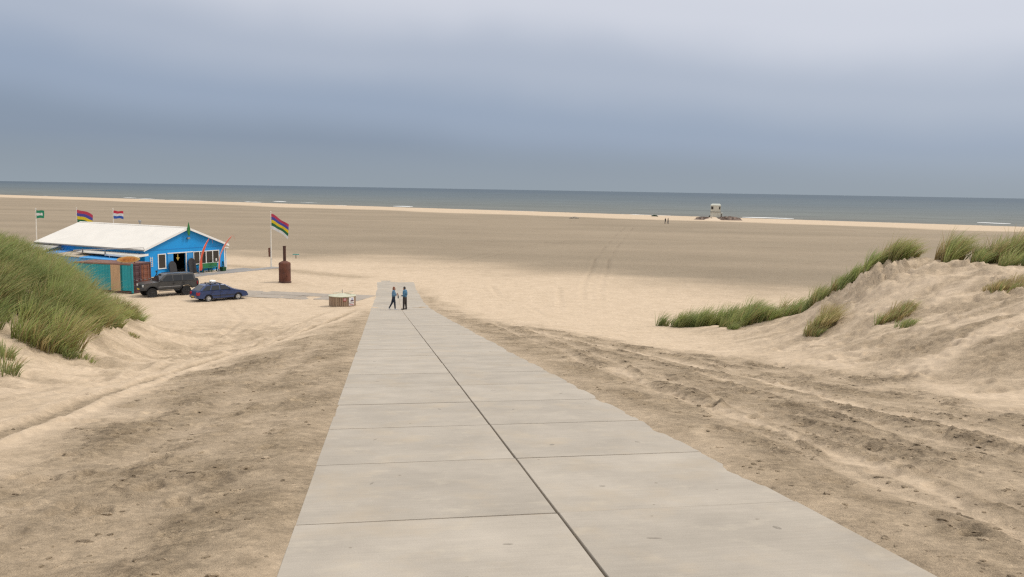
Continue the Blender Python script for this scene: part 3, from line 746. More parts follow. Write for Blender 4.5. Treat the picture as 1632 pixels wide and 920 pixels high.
def blades(name, tuss, per, hgt, wid, lean, straw=0.18, seed=0, splay=0.5, rad=0.22, label=None, cat=None, group=None, kind=None, wind=(1.0, -0.12)):
    """tuss: (n,2) tussock centres; every tussock is a spray of bent tapering blades leaning downwind"""
    rg = np.random.default_rng(seed)
    n = len(tuss); T = np.repeat(np.arange(n), per); k = len(T)
    rr = rad*np.sqrt(rg.uniform(0, 1, k)); aa = rg.uniform(0, 2*np.pi, k)
    bx = tuss[T, 0]+rr*np.cos(aa); by = tuss[T, 1]+rr*np.sin(aa)
    z, *_ = ground_fields(bx, by)
    th = (rg.uniform(.60, 1.28, n)*(0.95+0.45*fbm(tuss[:, 0]*0.5, tuss[:, 1]*0.5, 2, 0.5, 19.0))*(1-0.42*sstep(28, 39, tuss[:, 1])*(tuss[:, 0] < 0)))[T]*hgt
    h = th*rg.uniform(.55, 1.12, k)
    # direction: outward splay plus the wind
    sp = splay*(0.25+rr/rad)*rg.uniform(.3, 1.2, k)
    dx = sp*np.cos(aa+rg.normal(0, .4, k)) + lean*wind[0]*rg.uniform(.65, 1.25, k)*(0.6+0.6*rr/rad)
    dy = sp*np.sin(aa+rg.normal(0, .4, k)) + lean*wind[1]*rg.uniform(.5, 1.4, k) + rg.normal(0, .08, k)
    w = wid*rg.uniform(.6, 1.3, k)
    fa = rg.uniform(0, np.pi, k)                   # which way the flat of the blade faces
    px_, py_ = np.cos(fa), np.sin(fa)
    V = np.zeros((k, 7, 3)); lv = (0.0, 0.42, 0.76, 1.0)
    for i, q in enumerate(lv):
        ox = dx*h*(0.30*q + 0.75*q*q); oy = dy*h*(0.30*q+0.75*q*q)
        hz = h*(q - 0.30*q*q*q*np.clip(np.hypot(dx, dy), 0, 1.4))
        ww = w*(1.0, 0.85, 0.55, 0.0)[i]/2
        if i < 3:
            for sgn, c in ((-1, 0), (1, 1)):
                V[:, 2*i+c, 0] = bx+ox+sgn*ww*px_; V[:, 2*i+c, 1] = by+oy+sgn*ww*py_; V[:, 2*i+c, 2] = z-0.03+hz
        else:
            V[:, 6, 0] = bx+ox; V[:, 6, 1] = by+oy; V[:, 6, 2] = z-0.03+hz
    base = (np.arange(k)*7)[:, None]
    F = np.concatenate([base+np.array([[0, 1, 3]]), base+np.array([[0, 3, 2]]), base+np.array([[2, 3, 5]]), base+np.array([[2, 5, 4]]), base+np.array([[4, 5, 6]])])
    g = GREENS[rg.integers(0, len(GREENS), n)][T]*0.6 + GREENS[rg.integers(0, len(GREENS), k)]*0.4
    g = g*rg.uniform(.75, 1.25, k)[:, None]*(rg.uniform(.72, 1.3, n)[T])[:, None]
    st = STRAWS[rg.integers(0, len(STRAWS), k)]*rg.uniform(.7, 1.1, k)[:, None]
    pstraw = np.clip(straw*(rg.uniform(.2, 1.0, n)+1.6*(rg.uniform(0, 1, n) > .8))[T], 0, 1)
    isst = rg.uniform(0, 1, k) < pstraw
    colb = np.where(isst[:, None], st, g)
    Cc = np.ones((k, 7, 4))
    for i in range(7):
        q = (0, 0, .42, .42, .76, .76, 1)[i]
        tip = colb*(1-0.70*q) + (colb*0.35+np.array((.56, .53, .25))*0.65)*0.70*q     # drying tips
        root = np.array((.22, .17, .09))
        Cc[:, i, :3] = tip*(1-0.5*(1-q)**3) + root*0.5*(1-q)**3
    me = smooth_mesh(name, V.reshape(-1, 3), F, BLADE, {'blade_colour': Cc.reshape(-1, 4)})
    o = bpy.data.objects.new(name, me); COL.objects.link(o)
    return tag(o, label, cat, group, kind)
def in_poly(x, y, poly):
    c = np.zeros(x.shape, bool); j = len(poly)-1
    for i in range(len(poly)):
        xi, yi = poly[i]; xj, yj = poly[j]
        c ^= ((yi > y) != (yj > y)) & (x < (xj-xi)*(y-yi)/(yj-yi+1e-12)+xi); j = i
    return c
def scatter(poly, dens, seed):
    rg = np.random.default_rng(seed); P = np.array(poly)
    a, b = P.min(0), P.max(0); n = int(dens*(b[0]-a[0])*(b[1]-a[1]))
    x = rg.uniform(a[0], b[0], n); y = rg.uniform(a[1], b[1], n)
    keep = in_poly(x, y, poly) & (fbm(x*0.55, y*0.55, 2, 0.5, 55.0) > -0.62)
    return np.stack([x[keep], y[keep]], 1)
def along(pts, n, jit, seed):
    rg = np.random.default_rng(seed); P = np.array(pts, float)
    seg = np.hypot(*(P[1:]-P[:-1]).T); cum = np.concatenate([[0], np.cumsum(seg)])
    u = rg.uniform(0, cum[-1], n); x = np.interp(u, cum, P[:, 0]); y = np.interp(u, cum, P[:, 1])
    return np.stack([x+rg.normal(0, jit, n), y+rg.normal(0, jit, n)], 1)
LEFT = [(-20.5,19.5),(-15.2,20.8),(-13.8,21.8),(-13.3,22.6),(-12.8,22.9),(-13.3,24.4),(-14.6,26.6),(-14.7,27.4),(-14.7,28.7),(-15.9,31.7),(-17.2,35.2),(-18.1,38.2),(-19.0,40.8),(-19.9,42.8),(-21.6,43.4),(-22.4,41),(-22.4,36),(-22.6,31),(-22.0,25)]
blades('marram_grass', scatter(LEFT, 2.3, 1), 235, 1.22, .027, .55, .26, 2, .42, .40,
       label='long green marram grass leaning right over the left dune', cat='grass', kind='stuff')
def tuft(pts, per, hgt, seed, label, straw=.15, wid=.025, lean=.60, rad=.22, splay=.42, group=None):
    return blades('grass_tuft', np.array(pts, float).reshape(-1, 2), per, hgt, wid, lean, straw, seed, splay, rad, label, 'grass', group)
# low tufts on the sand below the left dune
tuft([(-13.05,20.6),(-13.2,20.9)], 60, .42, 31, 'sparse green grass tuft at the left edge, upper of two below the dune', lean=.3)
tuft([(-12.2,19.4),(-12.35,19.6)], 50, .40, 32, 'sparse green grass tuft at the left edge, lowest below the dune', .3, lean=.3)
tuft([(-12.5,22.7),(-12.7,22.9)], 80, .42, 33, 'small grass tuft on bare sand at the foot of the left dune')
tuft([(-12.1,22.8)], 45, .36, 34, 'thin short grass tuft at the right foot of the left dune', .4)
tuft([(-16.6,35.2),(-16.3,34.8)], 45, .4, 35, 'thin dry grass tuft beside the right toe of the left dune', .6)
# right dune
tuft(along([(8.7,44.1),(9.6,43.8),(9.8,42.9),(10.8,43.1)], 22, .38, 1), 85, 1.05, 41, 'green grass clump at the far left tip of the right dune', .08)
tuft(along([(11.1,43.4),(11.8,42.6)], 6, .24, 2), 150, 1.25, 42, 'upright green grass clump second from the tip of the right dune', .08)
tuft(along([(12.2,42.8),(13.2,41.6)], 6, .25, 3), 110, 1.0, 43, 'pale green grass clump behind the sand hollow of the right dune', .15)
tuft(along([(10.6,38.8),(11.0,39.3)], 4, .15, 4), 80, .5, 44, 'small green grass tuft on sand left of the middle clump', .12)
tuft(along([(11.3,39.9),(12.2,41.0),(12.9,40.5),(12.3,39.1)], 24, .46, 5), 100, 1.3, 45, 'broad dark green grass clump in the middle of the right dune tail', .15)
tuft(along([(13.4,40.2),(14.3,39.0),(14.2,38.2)], 20, .46, 6), 95, 1.15, 46, 'green grass clump where the right dune begins to climb', .22)
tuft(along([(14.0,38.6),(14.5,37.3),(14.9,36.1),(15.3,35.1)], 50, .48, 7), 100, 1.12, 47, 'long green grass band climbing the left flank of the right dune', .38)
tuft(along([(15.7,34.7),(16.4,34.3)], 12, .22, 8), 130, 1.1, 48, 'yellowish grass clump on the left peak of the right dune crest', .55)
tuft(along([(17.7,32.6),(18.1,31.9),(18.9,31.5),(19.6,31.2)], 38, .42, 9), 115, 1.22, 49, 'tall yellow green grass clump on the right dune crest near the frame edge', .42)
tuft(along([(18.4,29.5),(19.3,28.7)], 12, .35, 10), 120, .85, 50, 'green grass clump on the crest at the right frame edge', .40)
tuft(along([(11.4,30.4),(11.9,30.9)], 11, .24, 11), 130, .85, 51, 'dense straw coloured tussock at the lower left flank of the right dune', 1.3, lean=.45)
tuft(along([(12.7,27.4),(13.5,27.8)], 12, .22, 12), 55, .50, 52, 'dry brown grass tuft halfway up the right dune face', 1.8, lean=.5)
tuft(along([(12.3,25.7),(12.6,25.8)], 3, .12, 13), 40, .34, 53, 'sparse green grass wisp below the brown tuft on the dune face', .4)
tuft(along([(15.6,26.3),(16.4,27.1)], 9, .2, 14), 60, .40, 54, 'trailing brown grass at the right edge of the right dune face', 1.9, lean=.5)
# ---------------------------------------------------------------- beach pavilion
BLUE = mat('blue_boards', (.003, .30, .74), .55, .06, 3.0, stretch=(1, 1, 5))
BLUE2 = mat('blue_board_light', (.035, .29, .66), .55, .07, 3.0)
BLUED = mat('blue_trim', (.005, .22, .58), .5, .08, 3.0)
WHITE = mat('white_paint', (.78, .77, .74), .5, .04, 2.0)
ROOFW = mat('white_roof_sheet', (.70, .662, .595), .5, .03, .6, bump=.1, bscale=6)
GREYR = mat('grey_roof_felt', (.40, .38, .35), .85, .15, 1.2)
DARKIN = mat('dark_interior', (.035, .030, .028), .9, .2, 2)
PANE = glass('window_glass', (.035, .03, .028), .10)
GREEN = mat('green_paint', (.020, .17, .035), .5, .12, 6)
GREEND = mat('dark_green', (.012, .075, .022), .6, .2, 8)
STEEL = mat('grey_steel', (.28, .28, .28), .5, .1, 5, metal=.4)
BEIGE = mat('weathered_planks', (.46, .38, .29), .85, .18, 3, stretch=(1, 7, 1))
BLACKB = mat('black_board', (.030, .027, .028), .55, .2, 5)
YELLOW = mat('mustard_paint', (.45, .30, .05), .6, .1, 5)
PAV_RZ = math.atan2(.883, .469)
PAV_O = (-36.44, 80.53, 0.22)
def build_pavilion():
    W, Ln, EH, RH = 10.15, 17.0, 2.82, 4.70
    root = empty('beach_pavilion', PAV_O, PAV_RZ, 'long bright blue beach pavilion with a white gabled roof', 'building')
    mid = W/2; pit = (RH-EH)/mid
    # walls (gable with real door opening: built round it)
    T = .14; DX0, DX1, DZ = 3.35, 4.92, 2.18
    w = MB()
    w.box(0, DX0, 0, T, 0, EH); w.box(DX1, W, 0, T, 0, EH); w.box(DX0, DX1, 0, T, DZ, EH)
    w.prism([(0, EH), (W, EH), (mid, RH)], 'y', 0, T)
    w.build('gable_wall', BLUE, root)
    w = MB(); w.box(0, T, T, Ln-T, 0, EH); w.build('side_wall', BLUE, root)
    w = MB(); w.box(W-T, W, T, Ln-T, 0, EH); w.build('side_wall', BLUE, root)
    w = MB(); w.prism([(0, 0), (W, 0), (W, EH), (mid, RH), (0, EH)], 'y', Ln-T, Ln); w.build('rear_wall', BLUE, root)
    w = MB(); w.box(T, W-T, T, Ln-T, 0.0, .05); w.build('inside_floor', BEIGE, root)
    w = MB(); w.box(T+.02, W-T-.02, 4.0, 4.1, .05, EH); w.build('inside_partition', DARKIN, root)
    w = MB(); w.box(-.06, W+.06, -.012, .0, 2.60, 2.68); w.build('trim_board', BLUED, root)
    w = MB(); w.box(7.1, W+.03, -.03, -.002, -.05, .10); w.build('plinth', WHITE, root)
    w = MB(); w.box(W-.09, W+.02, -.022, -.002, .10, 2.66); w.build('corner_board', WHITE, root)
    # roof
    oh, th = .34, .09
    roof = None
    for sgn in (-1, 1):
        m = MB(); xe = mid+sgn*(mid+oh); ze = EH-pit*oh
        a, b = (mid, RH+.02), (xe, ze+.02)
        m.prism([a, b, (b[0], b[1]+th), (a[0], a[1]+th)], 'y', -oh, Ln+oh)
        o = m.build('roof_slope', ROOFW, root)
        s = MB()
        for i in range(1, 17):                     # standing seams
            y = -oh+(Ln+2*oh)*i/17
            s.hexa([(a[0], y-.012, a[1]+th), (b[0], y-.012, b[1]+th), (b[0], y+.012, b[1]+th), (a[0], y+.012, a[1]+th),
                    (a[0], y-.008, a[1]+th+.010), (b[0], y-.008, b[1]+th+.010), (b[0], y+.008, b[1]+th+.010), (a[0], y+.008, a[1]+th+.010)])
        s.build('roof_seam', ROOFW, o)
        for yb in (-oh-.035, Ln+oh):
            f = MB(); f.prism([(a[0]-sgn*.004, a[1]-.12), (b[0], b[1]-.12), (b[0], b[1]+th+.025), (a[0]-sgn*.004, a[1]+th+.025)], 'y', yb, yb+.033); f.build('barge_board', WHITE, root)
        g = MB(); xg = xe+sgn*.002; g.box(min(xg, xg+sgn*.10), max(xg, xg+sgn*.10), -oh+.05, Ln+oh-.05, ze-.03, ze+.07); g.build('gutter', STEEL, root)
    m = MB(); m.prism([(mid-.17, RH+th-.02), (mid+.17, RH+th-.02), (mid, RH+th+.075)], 'y', -oh, Ln+oh); m.build('ridge_cap', ROOFW, root)
    # green carved spike on the front of the ridge
    m = MB(); y0 = -oh-.10
    m.prism([(mid-.06, RH-.75), (mid+.06, RH-.75), (mid+.16, RH-.45), (mid+.19, RH-.05), (mid+.10, RH+.28), (mid, RH+.66), (mid-.10, RH+.28), (mid-.19, RH-.05), (mid-.16, RH-.45)], 'y', y0, y0+.06)
    m.build('gable_spike', GREEN, root, bevel=.01)
    # floodlight
    m = MB(); m.box(mid+.02, mid+.34, -.20, -.06, RH-1.12, RH-.92); m.box(mid+.15, mid+.21, -.06, 0, RH-1.05, RH-.99); m.build('floodlight', STEEL, root, bevel=.01)
    # windows: frame bars and pane
    def window(x0, x1, z0, z1, mull=(), fr=.09):
        f = MB(); y = -.05
        f.box(x0, x1, y, .0, z1-fr, z1); f.box(x0-.03, x1+.03, y-.04, .0, z0, z0+fr)
        f.box(x0, x0+fr, y, .0, z0+fr, z1-fr); f.box(x1-fr, x1, y, .0, z0+fr, z1-fr)
        for q in mull: f.box(q-fr*.6, q+fr*.6, y, .0, z0+fr, z1-fr)
        fo = f.build('window_frame', WHITE, root)
        ed = [x0+fr]+[v for q in mull for v in (q-fr*.6, q+fr*.6)]+[x1-fr]
        for i in range(0, len(ed), 2):
            p = MB(); p.box(ed[i], ed[i+1], -.018, -.003, z0+fr, z1-fr); p.build('pane', PANE, fo)
        return fo
    window(1.50, 2.46, .70, 2.24)
    wf = window(5.90, 9.36, .84, 2.24, (6.72, 7.57, 8.46))
    n = MB(); n.box(8.86, 9.06, -.025, -.0195, 1.06, 1.34); n.build('paper_notice', WHITE, wf)
    # door: frame, sliding leaves either side, interior counter
    m = MB(); m.box(2.66, 5.86, -.07, -.002, DZ+.0, DZ+.10); m.build('door_lintel', WHITE, root)
    m = MB(); m.box(DX1-.02, DX1+.09, -.072, -.002, 0, DZ); m.build('door_post', WHITE, root)
    m = MB(); m.box(2.68, DX0-.0, -.055, -.002, .02, DZ-.01); d = m.build('door_leaf', BLUE2, root)
    m = MB(); m.box(DX0-.16, DX0-.06, -.10, -.056, .9, 1.1); m.build('handle', STEEL, d)
    m = MB(); m.box(5.10, 5.78, -.055, -.002, .02, DZ-.01); m.build('door_leaf', BLUE2, root)
    m = MB(); m.box(3.5, 4.9, 2.4, 2.9, .05, 1.0); m.build('shop_counter', BEIGE, root)
    # white grid rack on the wall by the container
    m = MB()
    for i in range(5): m.box(.62, .86, -.06, -.002, 1.05+i*.2, 1.10+i*.2)
    m.box(.60, .635, -.065, -.003, 1.0, 2.0); m.box(.845, .88, -.065, -.003, 1.0, 2.0); m.build('wall_rack', WHITE, root)
    # flue on the far slope
    m = MB(); m.tube((7.5, 10.3, 3.6), (7.5, 10.3, 5.0), .07, .07, 10); m.build('flue_pipe', STEEL, root, smooth=True)
    m = MB(); m.lathe([(.14, 4.9), (.16, 4.93), (.16, 5.10), (.13, 5.15)], 12, c=(7.5, 10.3, 0)); m.build('flue_cap', STEEL, root, smooth=True)
    # porch on the far side
    m = MB(); m.hexa([(W+.02, .6, 2.42), (W+1.15, .6, 2.26), (W+1.15, 8, 2.26), (W+.02, 8, 2.42), (W+.02, .6, 2.52), (W+1.15, .6, 2.36), (W+1.15, 8, 2.36), (W+.02, 8, 2.52)]); m.build('porch_roof', WHITE, root)
    for y in (.75, 4.2, 7.8):
        m = MB(); m.box(W+.86, W+.93, y, y+.07, 0, 2.29); m.build('porch_post', WHITE, root)
    m = MB(); m.box(W+.01, W+.84, .78, .84, 0, .95); m.box(W+.95, W+1.0, .78, 7.8, 0, .95); m.build('porch_panel', WHITE, root)
    m = MB(); m.lathe([(.05, 1.05), (.16, 1.15), (.19, 1.35), (.12, 1.5), (.03, 1.55)], 8, c=(W+.4, 1.5, 0)); m.lathe([(.10, .70), (.13, 1.06)], 8, c=(W+.4, 1.5, 0)); m.build('porch_plant', GREEND, root)
    # lean-to along the near side: blue wall, patchwork of roofs
    m = MB(); m.box(-2.5, -2.4, 1.2, 15.4, 0, 1.78); m.box(-2.4, -.01, 1.2, 1.3, 0, 1.78); m.build('lean_to_wall', BLUE, root)
    m = MB(); m.hexa([(-2.7, .9, 1.80), (-.01, .9, 2.02), (-.01, 6.3, 2.02), (-2.7, 6.3, 1.80), (-2.7, .9, 1.86), (-.01, .9, 2.08), (-.01, 6.3, 2.08), (-2.7, 6.3, 1.86)]); m.build('lean_to_roof', BLUE2, root)
    m = MB(); m.hexa([(-2.6, 6.35, 1.82), (-.01, 6.35, 2.06), (-.01, 11, 2.06), (-2.6, 11, 1.82), (-2.6, 6.35, 1.88), (-.01, 6.35, 2.12), (-.01, 11, 2.12), (-2.6, 11, 1.88)]); m.build('lean_to_roof', BEIGE, root)
    m = MB(); m.hexa([(-2.7, 11.05, 1.80), (-.01, 11.05, 2.10), (-.01, 14.2, 2.10), (-2.7, 14.2, 1.80), (-2.7, 11.05, 1.86), (-.01, 11.05, 2.16), (-.01, 14.2, 2.16), (-2.7, 14.2, 1.86)]); m.build('lean_to_roof', mat('bright_blue_sheet', (.06, .30, .72), .5, .06, 2), root)
    m = MB(); m.hexa([(-2.2, 12.9, 2.12), (-.01, 12.9, 2.58), (-.01, 17.3, 2.58), (-2.2, 17.3, 2.12), (-2.2, 12.9, 2.18), (-.01, 12.9, 2.66), (-.01, 17.3, 2.66), (-2.2, 17.3, 2.18)]); m.build('lean_to_roof', GREYR, root)
    # white canopy that runs forward past the gable
    m = MB(); m.hexa([(-1.75, -.85, 2.20), (-.02, -.55, 2.30), (-.02, 8.8, 2.30), (-1.75, 8.2, 2.20), (-1.75, -.85, 2.26), (-.02, -.55, 2.36), (-.02, 8.8, 2.36), (-1.75, 8.2, 2.26)]); c = m.build('canopy', mat('canopy_sheet', (.56, .53, .47), .7, .1, 1.5), root)
    m = MB(); m.hexa([(-1.79, -.87, 2.10), (-1.75, -.85, 2.10), (-1.75, 3.6, 2.12), (-1.79, 3.6, 2.12), (-1.79, -.87, 2.31), (-1.75, -.85, 2.31), (-1.75, 3.6, 2.30), (-1.79, 3.6, 2.30)])
    m.hexa([(-1.79, -.91, 2.10), (-.02, -.60, 2.19), (-.02, -.56, 2.19), (-1.79, -.872, 2.10), (-1.79, -.91, 2.31), (-.02, -.60, 2.40), (-.02, -.56, 2.40), (-1.79, -.872, 2.31)]); m.build('canopy_fascia', WHITE, c)
    for y in (-.5, 3.0):
        m = MB(); m.tube((-1.68, y, 0), (-1.68, y, 2.2), .035, .035, 8); m.build('canopy_post', WHITE, c)
    return root
PAV = build_pavilion()
def pav(x, y, z=0.0):                             # pavilion frame to world
    c, s = .469, .883
    return (PAV_O[0]+c*x-s*y, PAV_O[1]+s*x+c*y, PAV_O[2]+z)
# mast and racks lying on the canopy
m = MB(); m.path([(0, 0, 0), (.35, -8.6, .62), (.45, -10.2, .72), (.46, -10.3, .45)], [.05, .04, .03, .03], 8)
o = m.build('mast', mat('old_aluminium', (.42, .37, .33), .5, .1, 6), None, smooth=True); o.location = pav(-1.45, 9.0, 2.34); o.rotation_euler = (0, 0, PAV_RZ)
tag(o, 'long thin pale mast lying across the canopy roof of the pavilion', 'mast')
for i, y in enumerate((7.1, 3.6)):
    m = MB(); m.path([(-.5, 0, 0), (-.22, 0, .28), (.02, 0, .31), (.3, 0, 0)], .045, 6); m.tube((-.55, .0, .02), (.4, 0, .02), .04, .04, 6)
    o = m.build('bent_rack', mat('dark_rack%d' % i, (.06, .06, .065), .6, .1, 6), None, smooth=True); o.location = pav(-1.72, y, 2.27); o.rotation_euler = (0, 0, PAV_RZ+.9)
    tag(o, ('bent dark bracket on the canopy edge, further from the gable', 'bent dark bracket on the canopy edge, nearer the gable')[i], 'bracket')
m = MB(); m.box(-.45, .45, -.35, .35, 0, .05); m.box(-.38, .38, -.28, .28, .05, .11); o = m.build('hatch_box', BEIGE, None, bevel=.01); o.location = pav(-2.3, 10.0, 1.86); o.rotation_euler = (0, .08, PAV_RZ)
tag(o, 'flat pale box on the lean-to roof left of the container', 'box')

# terrace in front of the gable
def build_terrace():
    root = empty('terrace', (0, 0, 0), 0, kind='structure')
    me = paving_mesh(.74, .74, 12, PAVE_GREY)
    for i in range(9):
        for j in range(2):
            x, y, z = pav(2.2+i*1.5+.75, -.15-j*1.5-.75)
            if i > 6 and j == 0: continue
            inst('slab', me, root, (x, y, .225+random.uniform(-.004, .004)), (0, 0, PAV_RZ))
build_terrace()
def leaning_board(x, label, h, w):
    pts = [(-w/2, 0), (w/2, 0)]
    for i in range(0, 13):
        t = math.pi*i/12; pts.append((w/2*math.cos(t), h-w*.55+w*.55*math.sin(t)))
    m = MB(); m.prism(pts, 'y', -.03, .03); o = m.build('black_board', BLACKB, None, bevel=.012)
    o.location = pav(x, -.52, .02); o.rotation_euler = Euler((-.20, 0, PAV_RZ)); return tag(o, label, 'board', 'black boards leaning by the doorway')
leaning_board(3.02, 'black round-topped board leaning left of the pavilion doorway', 1.45, .86)
leaning_board(5.45, 'black round-topped board leaning right of the pavilion doorway', 1.60, .92)
m = MB(); m.prism([(-.06, .34), (.06, .34), (.06, -.04), (.21, -.04), (0, -.38), (-.21, -.04), (-.06, -.04)], 'y', -.015, .015)
o = m.build('arrow_sign', YELLOW, None, bevel=.004); o.location = pav(3.99, .06, 1.78); o.rotation_euler = (0, 0, PAV_RZ); tag(o, 'mustard yellow arrow pointing down in the pavilion doorway', 'sign')
# green bench under the window
def build_bench():
    r = empty('bench', pav(7.55, -.62, .01), PAV_RZ, 'green wooden bench under the white pavilion windows', 'bench')
    for i in range(3):
        m = MB(); m.box(-1.25, 1.25, -.22+i*.15, -.09+i*.15, .43, .47); m.build('seat_slat', GREEN, r, bevel=.006)
    for i in range(3):
        m = MB(); z = .50+i*.14; y = .25+.03*i; m.hexa([(-1.25, y, z), (1.25, y, z), (1.25, y+.035, z), (-1.25, y+.035, z), (-1.25, y+.02, z+.125), (1.25, y+.02, z+.125), (1.25, y+.055, z+.125), (-1.25, y+.055, z+.125)]); m.build('backrest_board', GREEN, r)
    for x in (-1.05, 0, 1.05):
        m = MB(); m.box(x-.04, x+.04, -.2, -.12, 0, .43); m.box(x-.04, x+.04, .16, .24, 0, .43); m.box(x-.04, x+.04, -.2, .24, .37, .43); m.build('leg', GREEND, r)
build_bench()
r = empty('planter', pav(9.0, -.95, .01), PAV_RZ, 'dark green planter box with a pointed shrub at the right end of the bench', 'planter')
m = MB(); m.hexa([(-.22, -.22, 0), (.22, -.22, 0), (.22, .22, 0), (-.22, .22, 0), (-.27, -.27, .42), (.27, -.27, .42), (.27, .27, .42), (-.27, .27, .42)]); m.build('box', GREEND, r, bevel=.01)
m = MB()
_r = random.Random(5)
for k in range(260):
    a = _r.uniform(0, 6.28); h = _r.uniform(0, 1); rad = .22*(1-h)*_r.uniform(.4, 1.1); p = Vector((rad*math.cos(a), rad*math.sin(a), .42+h*.62)); q = Vector((math.cos(a), math.sin(a), .6))*.10
    sd = Vector((-math.sin(a), math.cos(a), 0))*.025
    m.add([p-sd, p+sd, p+q], [(0, 1, 2)])
m.build('shrub', GREEND, r)
# two swooping orange beach banners
ORANGE = mat('orange_red_cloth', (.62, .095, .045), .75, .08, 3)
PINKC = mat('faded_red_cloth', (.60, .17, .11), .75, .08, 3)
POLEM = mat('pale_pole', (.55, .50, .52), .4, .05, 5)
def banner(x, y, label, w0, mt, lean, top, tail):
    r = empty('beach_banner', pav(x, y, .01), PAV_RZ, label, 'banner', 'curved banners before the pavilion')
    pts = []
    for i in range(15):
        q = i/14; pts.append((lean*(q**2.3) + .0, -.10*q, top*(q-.10*q**3)))
    m = MB(); m.path(pts, [.030-.0016*i for i in range(15)], 6); m.build('pole', POLEM, r, smooth=True)
    m = MB(); vs = []
    for i in range(1, 15):
        q = i/14; w = w0*(1-q)**.75*(0.75 if i == 1 else 1); p = pts[i]
        vs += [(p[0], p[1], p[2]), (p[0]+w*.5, p[1]-.03*math.sin(i), p[2]-.10*q), (p[0]+w, p[1]-.05*math.sin(i*.8), p[2]-.24*q)]
    f = []
    for i in range(13):
        for c in range(2): f.append((3*i+c, 3*i+c+1, 3*i+c+4, 3*i+c+3))
    m.add(vs, f); m.build('sail', mt, r, smooth=True)
    if tail:
        e = pts[-1]; m = MB(); m.path([e, (e[0]+.28, e[1], e[2]-.02), (e[0]+.48, e[1]-.02, e[2]-.30), (e[0]+.52, e[1], e[2]-.55)], .010, 5); m.build('streamer', PINKC, r)
    m = MB(); m.lathe([(.16, 0), (.16, .05), (.05, .07), (.04, .25)], 10); m.build('foot', STEEL, r)
banner(5.75, -1.0, 'wide orange red curved banner standing right of the pavilion doorway', .44, ORANGE, 1.30, 4.0, True)
banner(8.15, -1.15, 'narrow faded red curved banner standing near the right corner of the pavilion', .22, PINKC, 1.85, 4.2, True)

